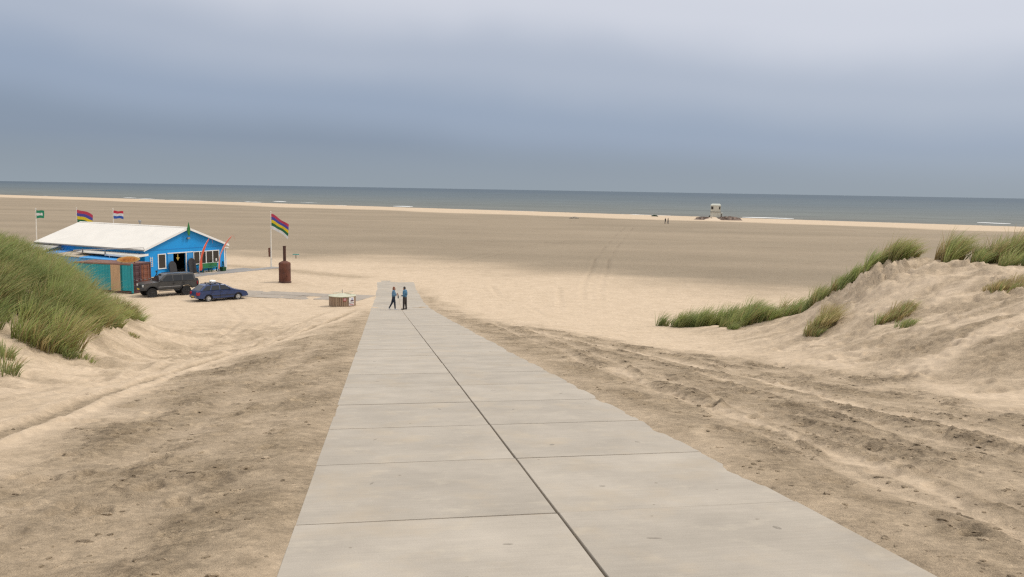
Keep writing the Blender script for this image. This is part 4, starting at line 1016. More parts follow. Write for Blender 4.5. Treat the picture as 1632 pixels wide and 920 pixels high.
# ---------------------------------------------------------------- shipping container
TEAL = mat('teal_paint', (.010, .295, .335), .55, .08, 1.6, stretch=(1, 1, .4))
TAN = mat('tan_panel', (.52, .345, .20), .7, .10, 2.5, stretch=(5, 1, .5))
BROWN = mat('maroon_steel', (.105, .042, .046), .6, .25, 2.0, col2=(.065, .032, .036))
RUSTO = mat('orange_rust', (.26, .085, .035), .75, .2, 4.0, col2=(.13, .045, .035))
RUSTR = mat('rusty_roof', (.25, .135, .10), .85, .25, 1.4, col2=(.15, .075, .06))
def build_container():
    L_, Wd, Hh = 6.06, 2.44, 2.55
    # local x runs along the long near side from the far-left end to the door end
    r = empty('shipping_container', (-38.55, 71.15, .06), math.atan2(-1.31, 5.31), 'teal and tan shipping container with maroon doors beside the pavilion', 'container')
    def corr(x0, x1, mt, name):
        m = MB(); n = max(2, int((x1-x0)/.28)); st = (x1-x0)/n; pts = []
        for i in range(n):
            a = x0+i*st; pts += [(a, .055), (a+st*.28, .055), (a+st*.42, .02), (a+st*.82, .02), (a+st*.96, .055)]
        pts.append((x1, .055)); poly = pts + [(x1, .075), (x0, .075)]
        m.prism(poly, 'z', .20, Hh-.14); m.build(name, mt, r)
    corr(.14, 3.86, TEAL, 'side_panel'); corr(4.96, L_-.14, TEAL, 'side_panel')
    m = MB(); m.box(3.88, 4.84, .005, .05, .16, Hh-.13); m.build('tan_panel', TAN, r)
    for i in range(1, 7):
        q = MB(); xx = 3.88+.96*i/7; q.box(xx-.012, xx+.012, -.004, .005, .17, Hh-.14); q.build('batten', TAN, r)
    m = MB(); m.box(4.85, 4.95, .0, .06, .16, Hh-.13); m.build('batten', mat('teal_dark', (.02, .15, .15), .6), r)
    # frame
    for x in (0, L_-.13):
        for y in (0, Wd-.13):
            m = MB(); m.box(x, x+.13, y, y+.13, 0, Hh); m.build('corner_post', TEAL if (x < 1 or y == 0) else BROWN, r, bevel=.008)
    m = MB(); m.box(.13, L_-.13, .0, .10, 0.0, .155); m.box(.13, L_-.13, Wd-.10, Wd, 0.0, .155); m.build('bottom_rail', BROWN, r)
    m = MB(); m.box(.13, L_-.13, .0, .10, Hh-.125, Hh-.01); m.box(.13, L_-.13, Wd-.10, Wd, Hh-.125, Hh-.01); m.build('top_rail', RUSTR, r)
    m = MB(); m.box(.02, .06, .13, Wd-.13, .02, Hh-.02); m.build('front_panel', TEAL, r)
    m = MB(); m.box(.13, L_-.13, Wd-.08, Wd-.05, .155, Hh-.125); m.build('rear_panel', BROWN, r)
    m = MB(); m.box(.10, L_-.10, .10, Wd-.10, Hh-.05, Hh-.02)
    for i in range(14):
        x = .3+i*.41; m.box(x, x+.2, .12, Wd-.12, Hh-.02, Hh-.002)
    m.build('roof', RUSTR, r)
    # door end
    x = L_-.12
    m = MB(); m.box(x, L_, .13, Wd-.13, 0, .14); m.build('door_sill', BROWN, r)
    m = MB(); m.box(x, L_, .13, Wd-.13, Hh-.14, Hh); m.build('door_header', BROWN, r)
    for k, (y0, y1, mt) in enumerate(((.135, Wd/2-.01, BROWN), (Wd/2+.01, Wd-.135, RUSTO))):
        d = MB(); d.box(x+.04, x+.075, y0, y1, .15, Hh-.15)
        for q in range(4):
            z = .34+q*.55; d.hexa([(x+.075, y0+.06, z), (x+.075, y1-.06, z), (x+.075, y1-.06, z+.32), (x+.075, y0+.06, z+.32), (x+.10, y0+.09, z+.04), (x+.10, y1-.09, z+.04), (x+.10, y1-.09, z+.28), (x+.10, y0+.09, z+.28)])
        do = d.build('door', mt, r)
        for y in (y0+.26, y1-.26):
            b = MB(); b.tube((x+.125, y, .10), (x+.125, y, Hh-.10), .018, .018, 8); b.build('locking_bar', BROWN if k == 0 else mat('pale_bar', (.25, .16, .15), .6), do)
            b = MB(); b.box(x+.115, x+.16, y-.02, y+.24, 1.05, 1.09); b.build('handle', STEEL, do)
    m = MB(); m.box(.3, 5.8, .35, Wd-.35, -.08, .02); m.build('under_frame', DARKIN, r)
    return r
CONT = build_container()
# oval surfboard-shaped sign on the container roof
SIGNY = mat('sign_yellow', (.72, .47, .16), .6, .08, 3); SIGNO = mat('sign_orange', (.70, .30, .08), .6, .14, 5); SIGNL = mat('sign_lettering', (.42, .16, .04), .6, .1, 5)
def build_oval():
    r = empty('oval_sign', (-33.35, 70.55, 2.72), math.radians(8), 'yellow and orange oval board standing on the container roof', 'sign')
    el = lambda a, b: [(a*math.cos(t)*abs(math.cos(t))**.05, b*math.sin(t)) for t in [2*math.pi*i/40 for i in range(40)]]
    m = MB(); m.prism(el(.96, .27), 'y', -.03, .03); o = m.build('board', SIGNY, r); o.location.z = .20; o.rotation_euler.y = -.05
    m = MB(); m.prism(el(.74, .215), 'y', -.036, -.0301); o2 = m.build('face', SIGNO, o)
    for k, x in enumerate((-.46, -.24, -.02, .21, .44)):   # worn, unreadable lettering
        pts = []
        for i in range(9):
            t = math.pi*(.15+1.5*i/8) + (0 if k % 2 else math.pi*.8)
            pts.append((x+.075*math.cos(t), -.040, .075*math.sin(t)+.012*(k-2)))
        g = MB(); g.path(pts, .017, 5); g.build('lettering', SIGNL, o)
    for x in (-.55, .5):
        m = MB(); m.box(x-.03, x+.03, .032, .07, -.13, .25); m.build('stay', BROWN, r)
build_oval()
# ---------------------------------------------------------------- flags
POLEW = mat('white_pole', (.74, .70, .62), .45, .06, 4)
def cloth(name, col): return mat(name, col, .8, .07, 4)
RED, PURP, YEL, GRN, WHT = cloth('flag_red', (.50, .045, .09)), cloth('flag_violet', (.075, .07, .33)), cloth('flag_yellow', (.74, .55, .02)), cloth('flag_green', (.02, .14, .055)), cloth('flag_white', (.74, .74, .72))
NRED, NBLU, TGRN = cloth('flag_bright_red', (.55, .025, .055)), cloth('flag_blue', (.03, .10, .42)), cloth('flag_sea_green', (.015, .24, .12))
def flagpole(x, y, h, label, stripes, hoist, fly, droop, seed, lean=0.0, weights=None, group=None, r0=.085, emblem=False):
    z = gz(x, y); r = empty('flagpole', (x, y, z-.05), 0, label, 'flagpole', group)
    rg = random.Random(seed)
    m = MB(); m.tube((lean, 0, 0), (0, 0, h), r0, r0*.55, 10); m.build('pole', POLEW, r, smooth=True)
    m = MB(); m.lathe([(.02, h), (.055, h+.02), (.07, h+.07), (.05, h+.12), (.01, h+.14)], 10); m.build('finial', POLEW, r, smooth=True)
    m = MB(); m.box(.03, .07, -.02, .02, 1.0, 1.12); m.build('cleat', STEEL, r)
    nu, nv = 18, len(stripes)*3; m = MB(); vs = []
    ph = rg.uniform(0, 6)
    for i in range(nu+1):
        u = i/nu
        for j in range(nv+1):
            v = j/nv
            wv = .10*fly*math.sin(5.2*u+1.1*v+ph)*u**.6 + .035*fly*math.sin(12*u-2*v+ph)*u
            xx = .05 + fly*u*(1-.06*math.sin(3*u)) - .10*v*u*droop; yy = wv - .25*fly*u
            zz = h-.12-hoist*v*(1-.12*u) - droop*u**1.35 + .05*fly*math.sin(7*u+2.2*v+ph)*u
            vs.append((xx, yy, zz))
    fs = []; mi = []
    for i in range(nu):
        for j in range(nv):
            fs.append((i*(nv+1)+j, (i+1)*(nv+1)+j, (i+1)*(nv+1)+j+1, i*(nv+1)+j+1))
            k = j//3
            if emblem and k == 1:                 # white waves and a dark notch on the middle band
                u = (i+.5)/nu; k = 1 if (u < .82 and not (.50 < u < .62 and j % 3 == 0)) else 0
            mi.append(k)
    m.add(vs, fs); m.mi = mi
    m.build('flag', stripes, r, smooth=True)
    return r
flagpole(-27.55, 93.0, 6.35, 'tall white pole flying the striped red blue yellow green white flag by the rusty stove', [RED, PURP, YEL, GRN, WHT], 1.72, 2.1, 1.25, 3, lean=-.06)
flagpole(-55.5, 104.0, 6.2, 'white flagpole with the big striped flag above the left end of the white roof', [RED, PURP, YEL, GRN], 1.62, 2.25, .55, 5)
flagpole(-49.4, 101.0, 6.2, 'white flagpole with a red white and blue flag behind the roof ridge', [NRED, WHT, NBLU], 1.0, 1.35, .10, 8)
flagpole(-58.35, 100.0, 6.15, 'leftmost flagpole with a small green and white flag beside the roof end', [TGRN, WHT, TGRN], .98, 1.05, .03, 12, lean=-.15, emblem=True)

# ---------------------------------------------------------------- rusty stove, round hut, posts
RUST = mat('brown_rust', (.155, .055, .032), .85, .2, 2.2, bump=.3, bscale=25, col2=(.075, .032, .024), stretch=(1, 1, .5))
RUSTD = mat('dark_rust', (.085, .04, .03), .85, .2, 3)
def build_stove():
    x, y = -22.37, 79.8; r = empty('rusty_stove', (x, y, gz(x, y)-.03), .3, 'tall rusty brown outdoor stove with a chimney pipe on the sand', 'stove')
    m = MB(); m.lathe([(.56, .14), (.57, .3), (.57, .8), (.565, 1.3), (.575, 1.34), (.565, 1.38), (.57, 1.90), (.555, 1.96), (.50, 2.00), (.30, 2.10), (.15, 2.16)], 28); m.build('drum', RUST, r, smooth=True)
    m = MB(); m.lathe([(.145, 2.15), (.145, 3.55), (.165, 3.56), (.165, 3.62), (.12, 3.62)], 16); m.build('chimney', RUSTD, r, smooth=True)
    m = MB(); m.lathe([(.62, 0), (.62, .10), (.57, .15)], 28); m.build('base_plate', RUSTD, r, smooth=True)
    d = MB(); d.hexa([(-.24, -.60, .45), (.24, -.60, .45), (.24, -.45, .45), (-.24, -.45, .45), (-.24, -.60, .95), (.24, -.60, .95), (.24, -.45, .95), (-.24, -.45, .95)]); do = d.build('fire_door', RUST, r, bevel=.012)
    h = MB(); h.box(.14, .18, -.66, -.60, .62, .76); h.build('handle', RUSTD, do)
    for z in (.32, 1.34, 1.78):
        m = MB()
        for k in range(10):
            a = k*.628; m.lathe([(.02, -.01), (.02, .012)], 6, c=(.58*math.cos(a), .58*math.sin(a), z))
        o_ = m.build('rivets', RUSTD, r); o_['kind'] = 'stuff'
build_stove()
PLANKA, PLANKB = mat('hut_plank', (.33, .23, .155), .8, .16, 5, stretch=(4, 4, .4)), mat('hut_plank_pale', (.39, .29, .20), .8, .14, 5, stretch=(4, 4, .4))
LIDM = mat('pale_green_lid', (.50, .49, .36), .6, .08, 3)
def build_hut():
    x, y = -13.25, 63.2; r = empty('round_hut', (x, y, gz(x, y)-.02), 0, 'low round planked drum with a pale conical lid beside the concrete path', 'container')
    R = 1.02; n = 44
    rg = random.Random(2)
    for k in range(n):
        a0, a1 = 2*math.pi*k/n+.012, 2*math.pi*(k+1)/n-.012; rr = R+rg.uniform(-.012, .012)
        m = MB(); p = [(rr*math.cos(a0), rr*math.sin(a0)), (rr*math.cos(a1), rr*math.sin(a1)), ((R-.05)*math.cos(a1), (R-.05)*math.sin(a1)), ((R-.05)*math.cos(a0), (R-.05)*math.sin(a0))]
        m.prism(p, 'z', .10+rg.uniform(0, .01), .80); m.build('plank', rg.choice((PLANKA, PLANKA, PLANKB)), r)
    m = MB(); m.lathe([(R-.055, .02), (R-.055, .80)], 32); m.build('inner_drum', DARKIN, r)
    m = MB(); m.lathe([(R+.02, 0), (R+.02, .09), (R-.05, .095)], 32); m.build('base_ring', PLANKB, r)
    lid = MB(); lid.lathe([(R+.05, .80), (R+.055, .845), (R*.6, .92), (.12, 1.00), (.02, 1.005)], 36); lo = lid.build('lid', LIDM, r, smooth=True)
    m = MB(); m.tube((0, 0, .98), (0, 0, 1.30), .025, .022, 8); m.build('vent_pipe', STEEL, lo)
    m = MB(); m.hexa([(.12, .10, 1.0), (.82, .05, 1.14), (.82, .60, 1.12), (.15, .55, .96), (.12, .10, 1.025), (.82, .05, 1.165), (.82, .60, 1.145), (.15, .55, .985)]); m.build('hatch', LIDM, lo)
    m = MB(); m.hexa([(-.78, .15, .95), (-.08, .20, 1.07), (-.10, .62, 1.05), (-.80, .58, .93), (-.78, .15, .975), (-.08, .20, 1.095), (-.10, .62, 1.075), (-.80, .58, .955)]); m.build('hatch', LIDM, lo)
    def plate(a, wid, z0, z1, mt, off=.02, name='sign_plate', par=None):
        m = MB(); k = 4; vs = []
        for i in range(k+1):
            t = a-wid/2+wid*i/k
            for z in (z0, z1): vs += [((R+off)*math.cos(t), (R+off)*math.sin(t), z), ((R+off+.006)*math.cos(t), (R+off+.006)*math.sin(t), z)]
        f = []
        for i in range(k): f += [(4*i+1, 4*i+5, 4*i+7, 4*i+3), (4*i, 4*i+2, 4*i+6, 4*i+4), (4*i, 4*i+4, 4*i+5, 4*i+1), (4*i+2, 4*i+3, 4*i+7, 4*i+6)]
        m.add(vs, f+[(0, 1, 3, 2), (4*k, 4*k+2, 4*k+3, 4*k+1)]); return m.build(name, mt, par if par else r)
    redp = cloth('sign_red', (.42, .05, .05)); whp = cloth('poster_white', (.75, .73, .72)); dkp = cloth('poster_dark', (.12, .07, .08)); blp = cloth('poster_blue', (.30, .33, .52))
    a1 = math.radians(-90+22); p = plate(a1, .22, .50, .74, redp)
    plate(a1, .17, .655, .70, whp, .027, 'sign_bar', p); plate(a1, .17, .575, .61, whp, .027, 'sign_bar', p)
    a2 = math.radians(-90+54); p = plate(a2, .48, .14, .79, whp, .02, 'poster')
    plate(a2+.05, .30, .45, .56, dkp, .027, 'poster_picture', p); plate(a2+.06, .13, .565, .70, blp, .027, 'poster_picture', p)
    plate(a2, .44, .31, .36, dkp, .027, 'poster_line', p); plate(a2, .40, .19, .235, redp, .027, 'poster_line', p)
build_hut()
def low_sign():
    x, y = -28.6, 107.4; r = empty('low_sign', (x, y, gz(x, y)-.05), .15, 'small teal topped sign on a short post out on the sand', 'sign')
    m = MB(); m.box(-.04, .04, -.04, .04, 0, .62); m.build('post', RUSTD, r)
    m = MB(); m.box(-.42, .42, -.06, -.042, .50, .66); o = m.build('board', mat('sign_teal', (.03, .33, .28), .5), r, bevel=.004)
    m = MB(); m.box(-.40, .40, -.064, -.0605, .505, .545); m.build('white_line', WHITE, o)
low_sign()
m = MB(); m.hexa([(-.14, -.14, 0), (.14, -.14, 0), (.14, .14, 0), (-.14, .14, 0), (-.17, -.16, 1.25), (.16, -.16, 1.29), (.16, .16, 1.29), (-.17, .16, 1.25)]); m.box(-.18, .18, -.18, .18, .72, .80)
o = m.build('wooden_post', mat('red_brown_wood', (.17, .075, .05), .8, .15, 6), None, bevel=.015); o.location = (-32.7, 109.6, gz(-32.7, 109.6)-.05); tag(o, 'short red brown post behind the tall flagpole', 'post')

# ---------------------------------------------------------------- lookout cabin by the water and beach finds
CREAM = mat('cream_panel', (.60, .575, .48), .7, .06, 1.2); CREAM2 = mat('cream_roof', (.56, .57, .50), .7, .06, 1.2)
def rubble(name, x, y, ln, wd, ht, label, cat, rz=0.0, seed=0, mt=None):
    rg = random.Random(seed); r = MB(); nu, nv = 22, 9; vs = []
    for i in range(nu+1):
        for j in range(nv+1):
            u, v = i/nu*2-1, j/nv*2-1; e = max(0, 1-u*u)*max(0, 1-v*v)
            vs.append((u*ln/2, v*wd/2, -.15+ht*e**.6*(.75+.5*rg.random())))
    r.add(vs, [(i*(nv+1)+j, (i+1)*(nv+1)+j, (i+1)*(nv+1)+j+1, i*(nv+1)+j+1) for i in range(nu) for j in range(nv)])
    for k in range(70):                           # single lumps lying on the heap
        u, v = rg.uniform(-.9, .9), rg.uniform(-.8, .8); e = max(0, 1-u*u)*max(0, 1-v*v); s = rg.uniform(.08, .22)
        cx, cy, cz = u*ln/2, v*wd/2, ht*e**.6*.9
        r.hexa([(cx+a*s*rg.uniform(.6, 1.3), cy+b*s*rg.uniform(.6, 1.3), cz+c*s*rg.uniform(.5, 1)) for c in (-1, 1) for a, b in ((-1, -1), (1, -1), (1, 1), (-1, 1))])
    o = r.build(name, mt, None); o.location = (x, y, gz(x, y)); o.rotation_euler = (0, 0, rz); return tag(o, label, cat)
WEED = mat('dark_weed_rubble', (.20, .145, .115), .9, .25, .8)
def build_lookout():
    x, y = 73.3, 297.0; z = gz(x, y); r = empty('lookout_cabin', (x, y, z+.35), -.24, 'cream two-storey lookout cabin standing at the water edge', 'building')
    m = MB(); m.box(-1.85, 1.75, -1.5, 1.5, -.6, 2.35); m.build('lower_storey', CREAM, r)
    m = MB(); m.box(-1.95, 1.85, -1.6, 1.6, 2.352, 2.50); m.build('deck_edge', mat('deck_dark_timber', (.20, .18, .14), .8), r)  # thin dark band between the two storeys
    m = MB(); m.box(-1.8, 1.7, -1.45, 1.45, 2.502, 4.75); m.build('upper_storey', CREAM, r)
    m = MB(); m.hexa([(-1.95, -1.6, 4.752), (1.85, -1.6, 4.752), (1.85, 1.6, 4.752), (-1.95, 1.6, 4.752), (-1.4, -1.0, 5.35), (1.4, -1.0, 5.35), (1.4, 1.0, 5.35), (-1.4, 1.0, 5.35)]); m.build('roof', CREAM2, r)
    for x0, x1 in ((-1.6, -.85), (1.15, 1.58)):
        m = MB(); m.box(x0-.06, x1+.06, -1.50, -1.452, 3.30, 4.42); f = m.build('window', CREAM2, r)
        m = MB(); m.box(x0, x1, -1.515, -1.5005, 3.36, 4.36); m.build('pane', PANE, f)
    m = MB(); m.box(1.702, 1.74, -1.0, .6, 3.3, 4.4); f = m.build('window', CREAM2, r); m = MB(); m.box(1.7405, 1.755, -.9, .5, 3.38, 4.32); m.build('pane', PANE, f)
    m = MB(); m.box(1.752, 2.45, -1.3, .9, -.6, 2.2); m.build('stair_hut', CREAM2, r)
    m = MB(); m.box(1.95, 2.25, -1.33, -1.302, .1, 1.8); m.build('door', mat('brown_door', (.12, .10, .075), .7), r)
    m = MB(); m.prism([(-3.4, -.5), (-1.86, -.5), (-1.86, 1.25)], 'y', -.6, .6); m.build('stair', mat('dark_green_stair', (.05, .07, .05), .8), r)
    # pale sand ramp in front
    m = MB(); n = 14; vs = []
    for i in range(n+1):
        for j in range(7):
            u, v = i/n, j/6*2-1; w = 2.0+3.2*u; vs.append((v*w*.62-.9, -1.5-8.5*u, .0+.75*(1-u)**.8*(1-.35*v*v)-.48*u))
    m.add(vs, [(i*7+j, i*7+j+1, (i+1)*7+j+1, (i+1)*7+j) for i in range(n) for j in range(6)]); m.build('sand_ramp', mat('pale_ramp_sand', (.58, .46, .335), .9, .06, 2), r, smooth=True)
build_lookout()
rubble('weed_heap', 68.6, 293.5, 7.0, 5.0, 1.05, 'dark low heap of weed and rubble left of the lookout cabin', 'heap', .1, 3, WEED)
rubble('weed_heap', 77.2, 293.0, 9.4, 5.0, 1.35, 'larger dark heap of weed and rubble right of the lookout cabin', 'heap', -.1, 4, WEED)
rubble('green_tarp_heap', 55.6, 322.0, 2.6, 1.4, .5, 'small dark green heap on the sand left of the lookout cabin', 'heap', -.2, 5, mat('green_tarp', (.055, .085, .05), .7, .2, 2))
rubble('pale_drift_heap', 21.0, 282.0, 3.4, 1.2, .55, 'small pale lump lying on the far flat sand in the middle', 'heap', .1, 6, mat('pale_drift', (.50, .44, .36), .9, .1, 2))

# ---------------------------------------------------------------- vehicles
TYRE_M = mat('tyre_rubber', (.022, .022, .023), .85, .15, 10); RIMD = mat('dark_rim', (.05, .05, .052), .5, .1, 8, metal=.5); RIMS = mat('silver_hubcap', (.55, .55, .54), .35, .06, 6, metal=.5)
CGLASS = glass('car_glass', (.018, .02, .022), .06); LAMPW = mat('lamp_clear', (.66, .66, .64), .15, .06, 8); LAMPR = mat('lamp_red', (.34, .015, .03), .25, .08, 8); LAMPO = mat('lamp_amber', (.55, .20, .03), .25, .05, 8)
PLATEY = mat('yellow_plate', (.62, .42, .03), .5, .05, 5); BLKPL = mat('black_plastic', (.03, .03, .031), .7, .12, 6)
def make_vehicle(name, loc, rz, label, paint, prof, arches, half, house, wheels, rimmat, tyre_r, tyre_w, inset=.02):
    r = empty(name, loc, rz, label, 'car')
    # side outline with real wheel openings
    pts = []
    for p in prof:
        if p[0] == 'arch':
            cx, cz, R, zb = arches[p[1]]
            a0 = math.asin(max(-1, min(1, (zb-cz)/R)))
            for i in range(13):
                t = a0 + (math.pi-2*a0)*i/12; pts.append((cx+R*math.cos(t), cz+R*math.sin(t)))
        else: pts.append(p)
    zs = [p[1] for p in pts]; zmin, zmax = min(zs), max(zs); xl = max(abs(p[0]) for p in pts)
    def hw(x, z):
        q = (z-zmin)/(zmax-zmin)
        return half*(1-.05*max(0, abs(q-.55)-.25)/.3)*(1-.11*max(0, (abs(x)/xl-.72)/.28)**2)
    n = len(pts); m = MB()
    vs = [(x, hw(x, z), z) for x, z in pts]+[(x, -hw(x, z), z) for x, z in pts]
    m.add(vs, [tuple(range(n)), tuple(range(2*n-1, n-1, -1))]+[(i, (i+1) % n, (i+1) % n+n, i+n) for i in range(n)])
    body = m.build('body', paint, r, bevel=.028, seg=2, smooth=True)
    # cabin: base and roof outlines in side view, narrower at the top
    (b0, b1, zb), (t0, t1, zt), hb, ht = house
    m = MB(); m.hexa([(b0, -hb, zb), (b1, -hb, zb), (b1, hb, zb), (b0, hb, zb), (t0, -ht, zt), (t1, -ht, zt), (t1, ht, zt), (t0, ht, zt)])
    m.build('cabin', paint, r, bevel=.05, seg=3, smooth=True)
    def sidept(x, z, s, off=.012):
        q = (z-zb)/(zt-zb); return (x, s*(hb+(ht-hb)*q+off), z)
    def side_pane(quad, nm='side_window'):
        for s in (-1, 1):
            m = MB(); a = [sidept(x, z, s, .0) for x, z in quad]; b = [sidept(x, z, s, .012) for x, z in quad]
            k = len(quad); m.add(a+b, [tuple(range(k)), tuple(range(2*k-1, k-1, -1))]+[(i, (i+1) % k, (i+1) % k+k, i+k) for i in range(k)]); m.build(nm, CGLASS, r)
    def end_pane(front, lo, hi, ins, nm):
        a0, a1 = (b1, t1) if front else (b0, t0); sg = 1 if front else -1; vs = []
        for off in (-.01, .014):
            for q, w in ((lo, -1), (lo, 1), (hi, 1), (hi, -1)):
                vs.append((a0+(a1-a0)*q+sg*off, w*((hb+(ht-hb)*q)-ins), zb+(zt-zb)*q+off*.4))
        m = MB(); m.hexa(vs); m.build(nm, CGLASS, r)
    for (x, s) in wheels:
        w = empty('wheel', (x, s*(half-tyre_w/2-inset), tyre_r)); w.parent = r
        R = tyre_r; t = tyre_w/2
        m = MB(); m.lathe([(R*.60, -t*.75), (R*.92, -t), (R, -t*.6), (R, t*.6), (R*.92, t), (R*.60, t*.75)], 22, 'y'); m.build('tyre', TYRE_M, w, smooth=True)
        m = MB(); m.lathe([(R*.61, s*t*.70), (R*.58, s*t*.82), (R*.36, s*t*.70), (R*.16, s*t*.86), (.01, s*t*.88)], 18, 'y'); m.build('rim', rimmat, w, smooth=True)
        m = MB()
        for k in range(6):
            a = k*math.pi/3; c, d = math.cos(a), math.sin(a)
            m.tube((R*.2*c, s*t*.86, R*.2*d), (R*.54*c, s*t*.84, R*.54*d), .022, .028, 5)
        m.build('spokes', rimmat, w)
    m = MB(); m.box(prof[0][0]*.6, -prof[0][0]*.6, -half*.75, half*.75, zmin-.06, zmin+.12); m.build('underbody', BLKPL, r)
    return r, side_pane, end_pane, hw
def build_suv():
    P = mat('dark_grey_paint', (.060, .057, .052), .38, .10, 2.5, coat=.3)
    prof = [(-2.36, .68), (-2.40, .82), (-2.38, 1.10), (-2.33, 1.32), (.78, 1.30), (1.0, 1.27), (1.86, 1.20), (2.04, 1.14), (2.10, 1.02), (2.10, .72), (2.04, .62), ('arch', 0), ('arch', 1)]
    ar = [(1.44, .46, .50, .62), (-1.42, .46, .52, .62)]
    r, sp, ep, hw = make_vehicle('off_road_car', (-29.75, 69.55, gz(-29.75, 69.55)-.04), math.atan2(-.675, -.737),
        'dark grey boxy off-road car parked in front of the container', P, prof, ar, .93,
        ((-2.30, .92, 1.27), (-2.16, .22, 1.90), .88, .73), [(1.44, 1), (1.44, -1), (-1.42, 1), (-1.42, -1)], RIMD, .41, .29, -.03)
    sp([(.66, 1.34), (.16, 1.80), (-.30, 1.80), (-.30, 1.34)]); sp([(-.38, 1.34), (-.38, 1.80), (-1.10, 1.80), (-1.10, 1.34)]); sp([(-1.18, 1.34), (-1.18, 1.80), (-2.02, 1.78), (-2.10, 1.36)])
    ep(True, .10, .90, .09, 'windscreen'); ep(False, .15, .88, .12, 'rear_window')
    m = MB(); m.box(2.04, 2.26, -.90, .90, .62, .84); m.build('front_bumper', BLKPL, r, bevel=.02)
    m = MB(); m.box(-2.52, -2.36, -.88, .88, .62, .80); m.build('rear_bumper', BLKPL, r, bevel=.02)
    m = MB(); m.box(2.095, 2.115, -.46, .46, .90, 1.08)
    for k in range(4): m.box(2.11, 2.125, -.46, .46, .915+k*.043, .93+k*.043)
    m.build('grille', BLKPL, r)
    for s in (-1, 1):
        m = MB(); m.box(2.03, 2.125, s*.66-.17, s*.66+.17, .90, 1.08); m.build('headlight', LAMPW, r, bevel=.015)
        m = MB(); m.box(-2.425, -2.36, s*.80-.08, s*.80+.08, .95, 1.20); m.build('tail_light', LAMPR, r, bevel=.01)
        m = MB(); m.box(.60, .78, s*1.08-.10, s*1.08+.10, 1.32, 1.46); m.build('mirror', BLKPL, r, bevel=.02)
        m = MB(); m.box(-.9, .92, s*.945-.012, s*.945+.012, .84, .90); m.build('side_moulding', STEEL, r)
        m = MB(); m.box(-.85, .9, s*.90-.06, s*.90+.06, .50, .56); m.build('side_step', BLKPL, r, bevel=.01)
        for c in ar:
            m = MB(); R = c[2]; k = 12; vs = []
            for i in range(k+1):
                t = math.asin((.62-c[1])/R)+ (math.pi-2*math.asin((.62-c[1])/R))*i/k
                for rr, yy in ((R-.005, .90), (R+.075, .915), (R+.05, .985), (R-.005, .985)): vs.append((c[0]+rr*math.cos(t), s*yy, c[1]+rr*math.sin(t)))
            f = [(4*i+a, 4*i+(a+1) % 4, 4*i+4+(a+1) % 4, 4*i+4+a) for i in range(k) for a in range(4)]+[(0, 1, 2, 3), (4*k+3, 4*k+2, 4*k+1, 4*k)]
            m.add(vs, f); m.build('wheel_flare', BLKPL, r, smooth=True)
        for x in (-.34, -1.14):
            m = MB(); m.box(x-.16, x+.0, s*.925-.02, s*.925+.02, 1.13, 1.17); m.build('door_handle', BLKPL, r)
        m = MB(); m.box(-2.0, .1, s*.66-.02, s*.66+.02, 1.90, 1.935); m.build('roof_rail', BLKPL, r, bevel=.006)
    m = MB(); m.box(2.262, 2.275, -.27, .27, .66, .78); m.build('number_plate', PLATEY, r)
    m = MB(); m.path([(1.05, -.93, 1.2), (.72, -.93, 1.34), (.40, -.86, 1.82), (.42, -.86, 1.98)], .045, 8); m.box(.36, .50, -.92, -.80, 1.96, 2.10); m.build('snorkel', BLKPL, r, smooth=True)
    m = MB(); m.lathe([(.33, -.10), (.36, 0), (.33, .10)], 18, 'x', c=(-2.56, .2, 1.05)); m.build('spare_wheel', TYRE_M, r, smooth=True)
    for x in (-.34, -1.14):
        for s in (-1, 1):
            m = MB(); m.box(x-.008, x+.008, s*.925, s*.936, .68, 1.28); m.build('door_gap', BLKPL, r)
build_suv()
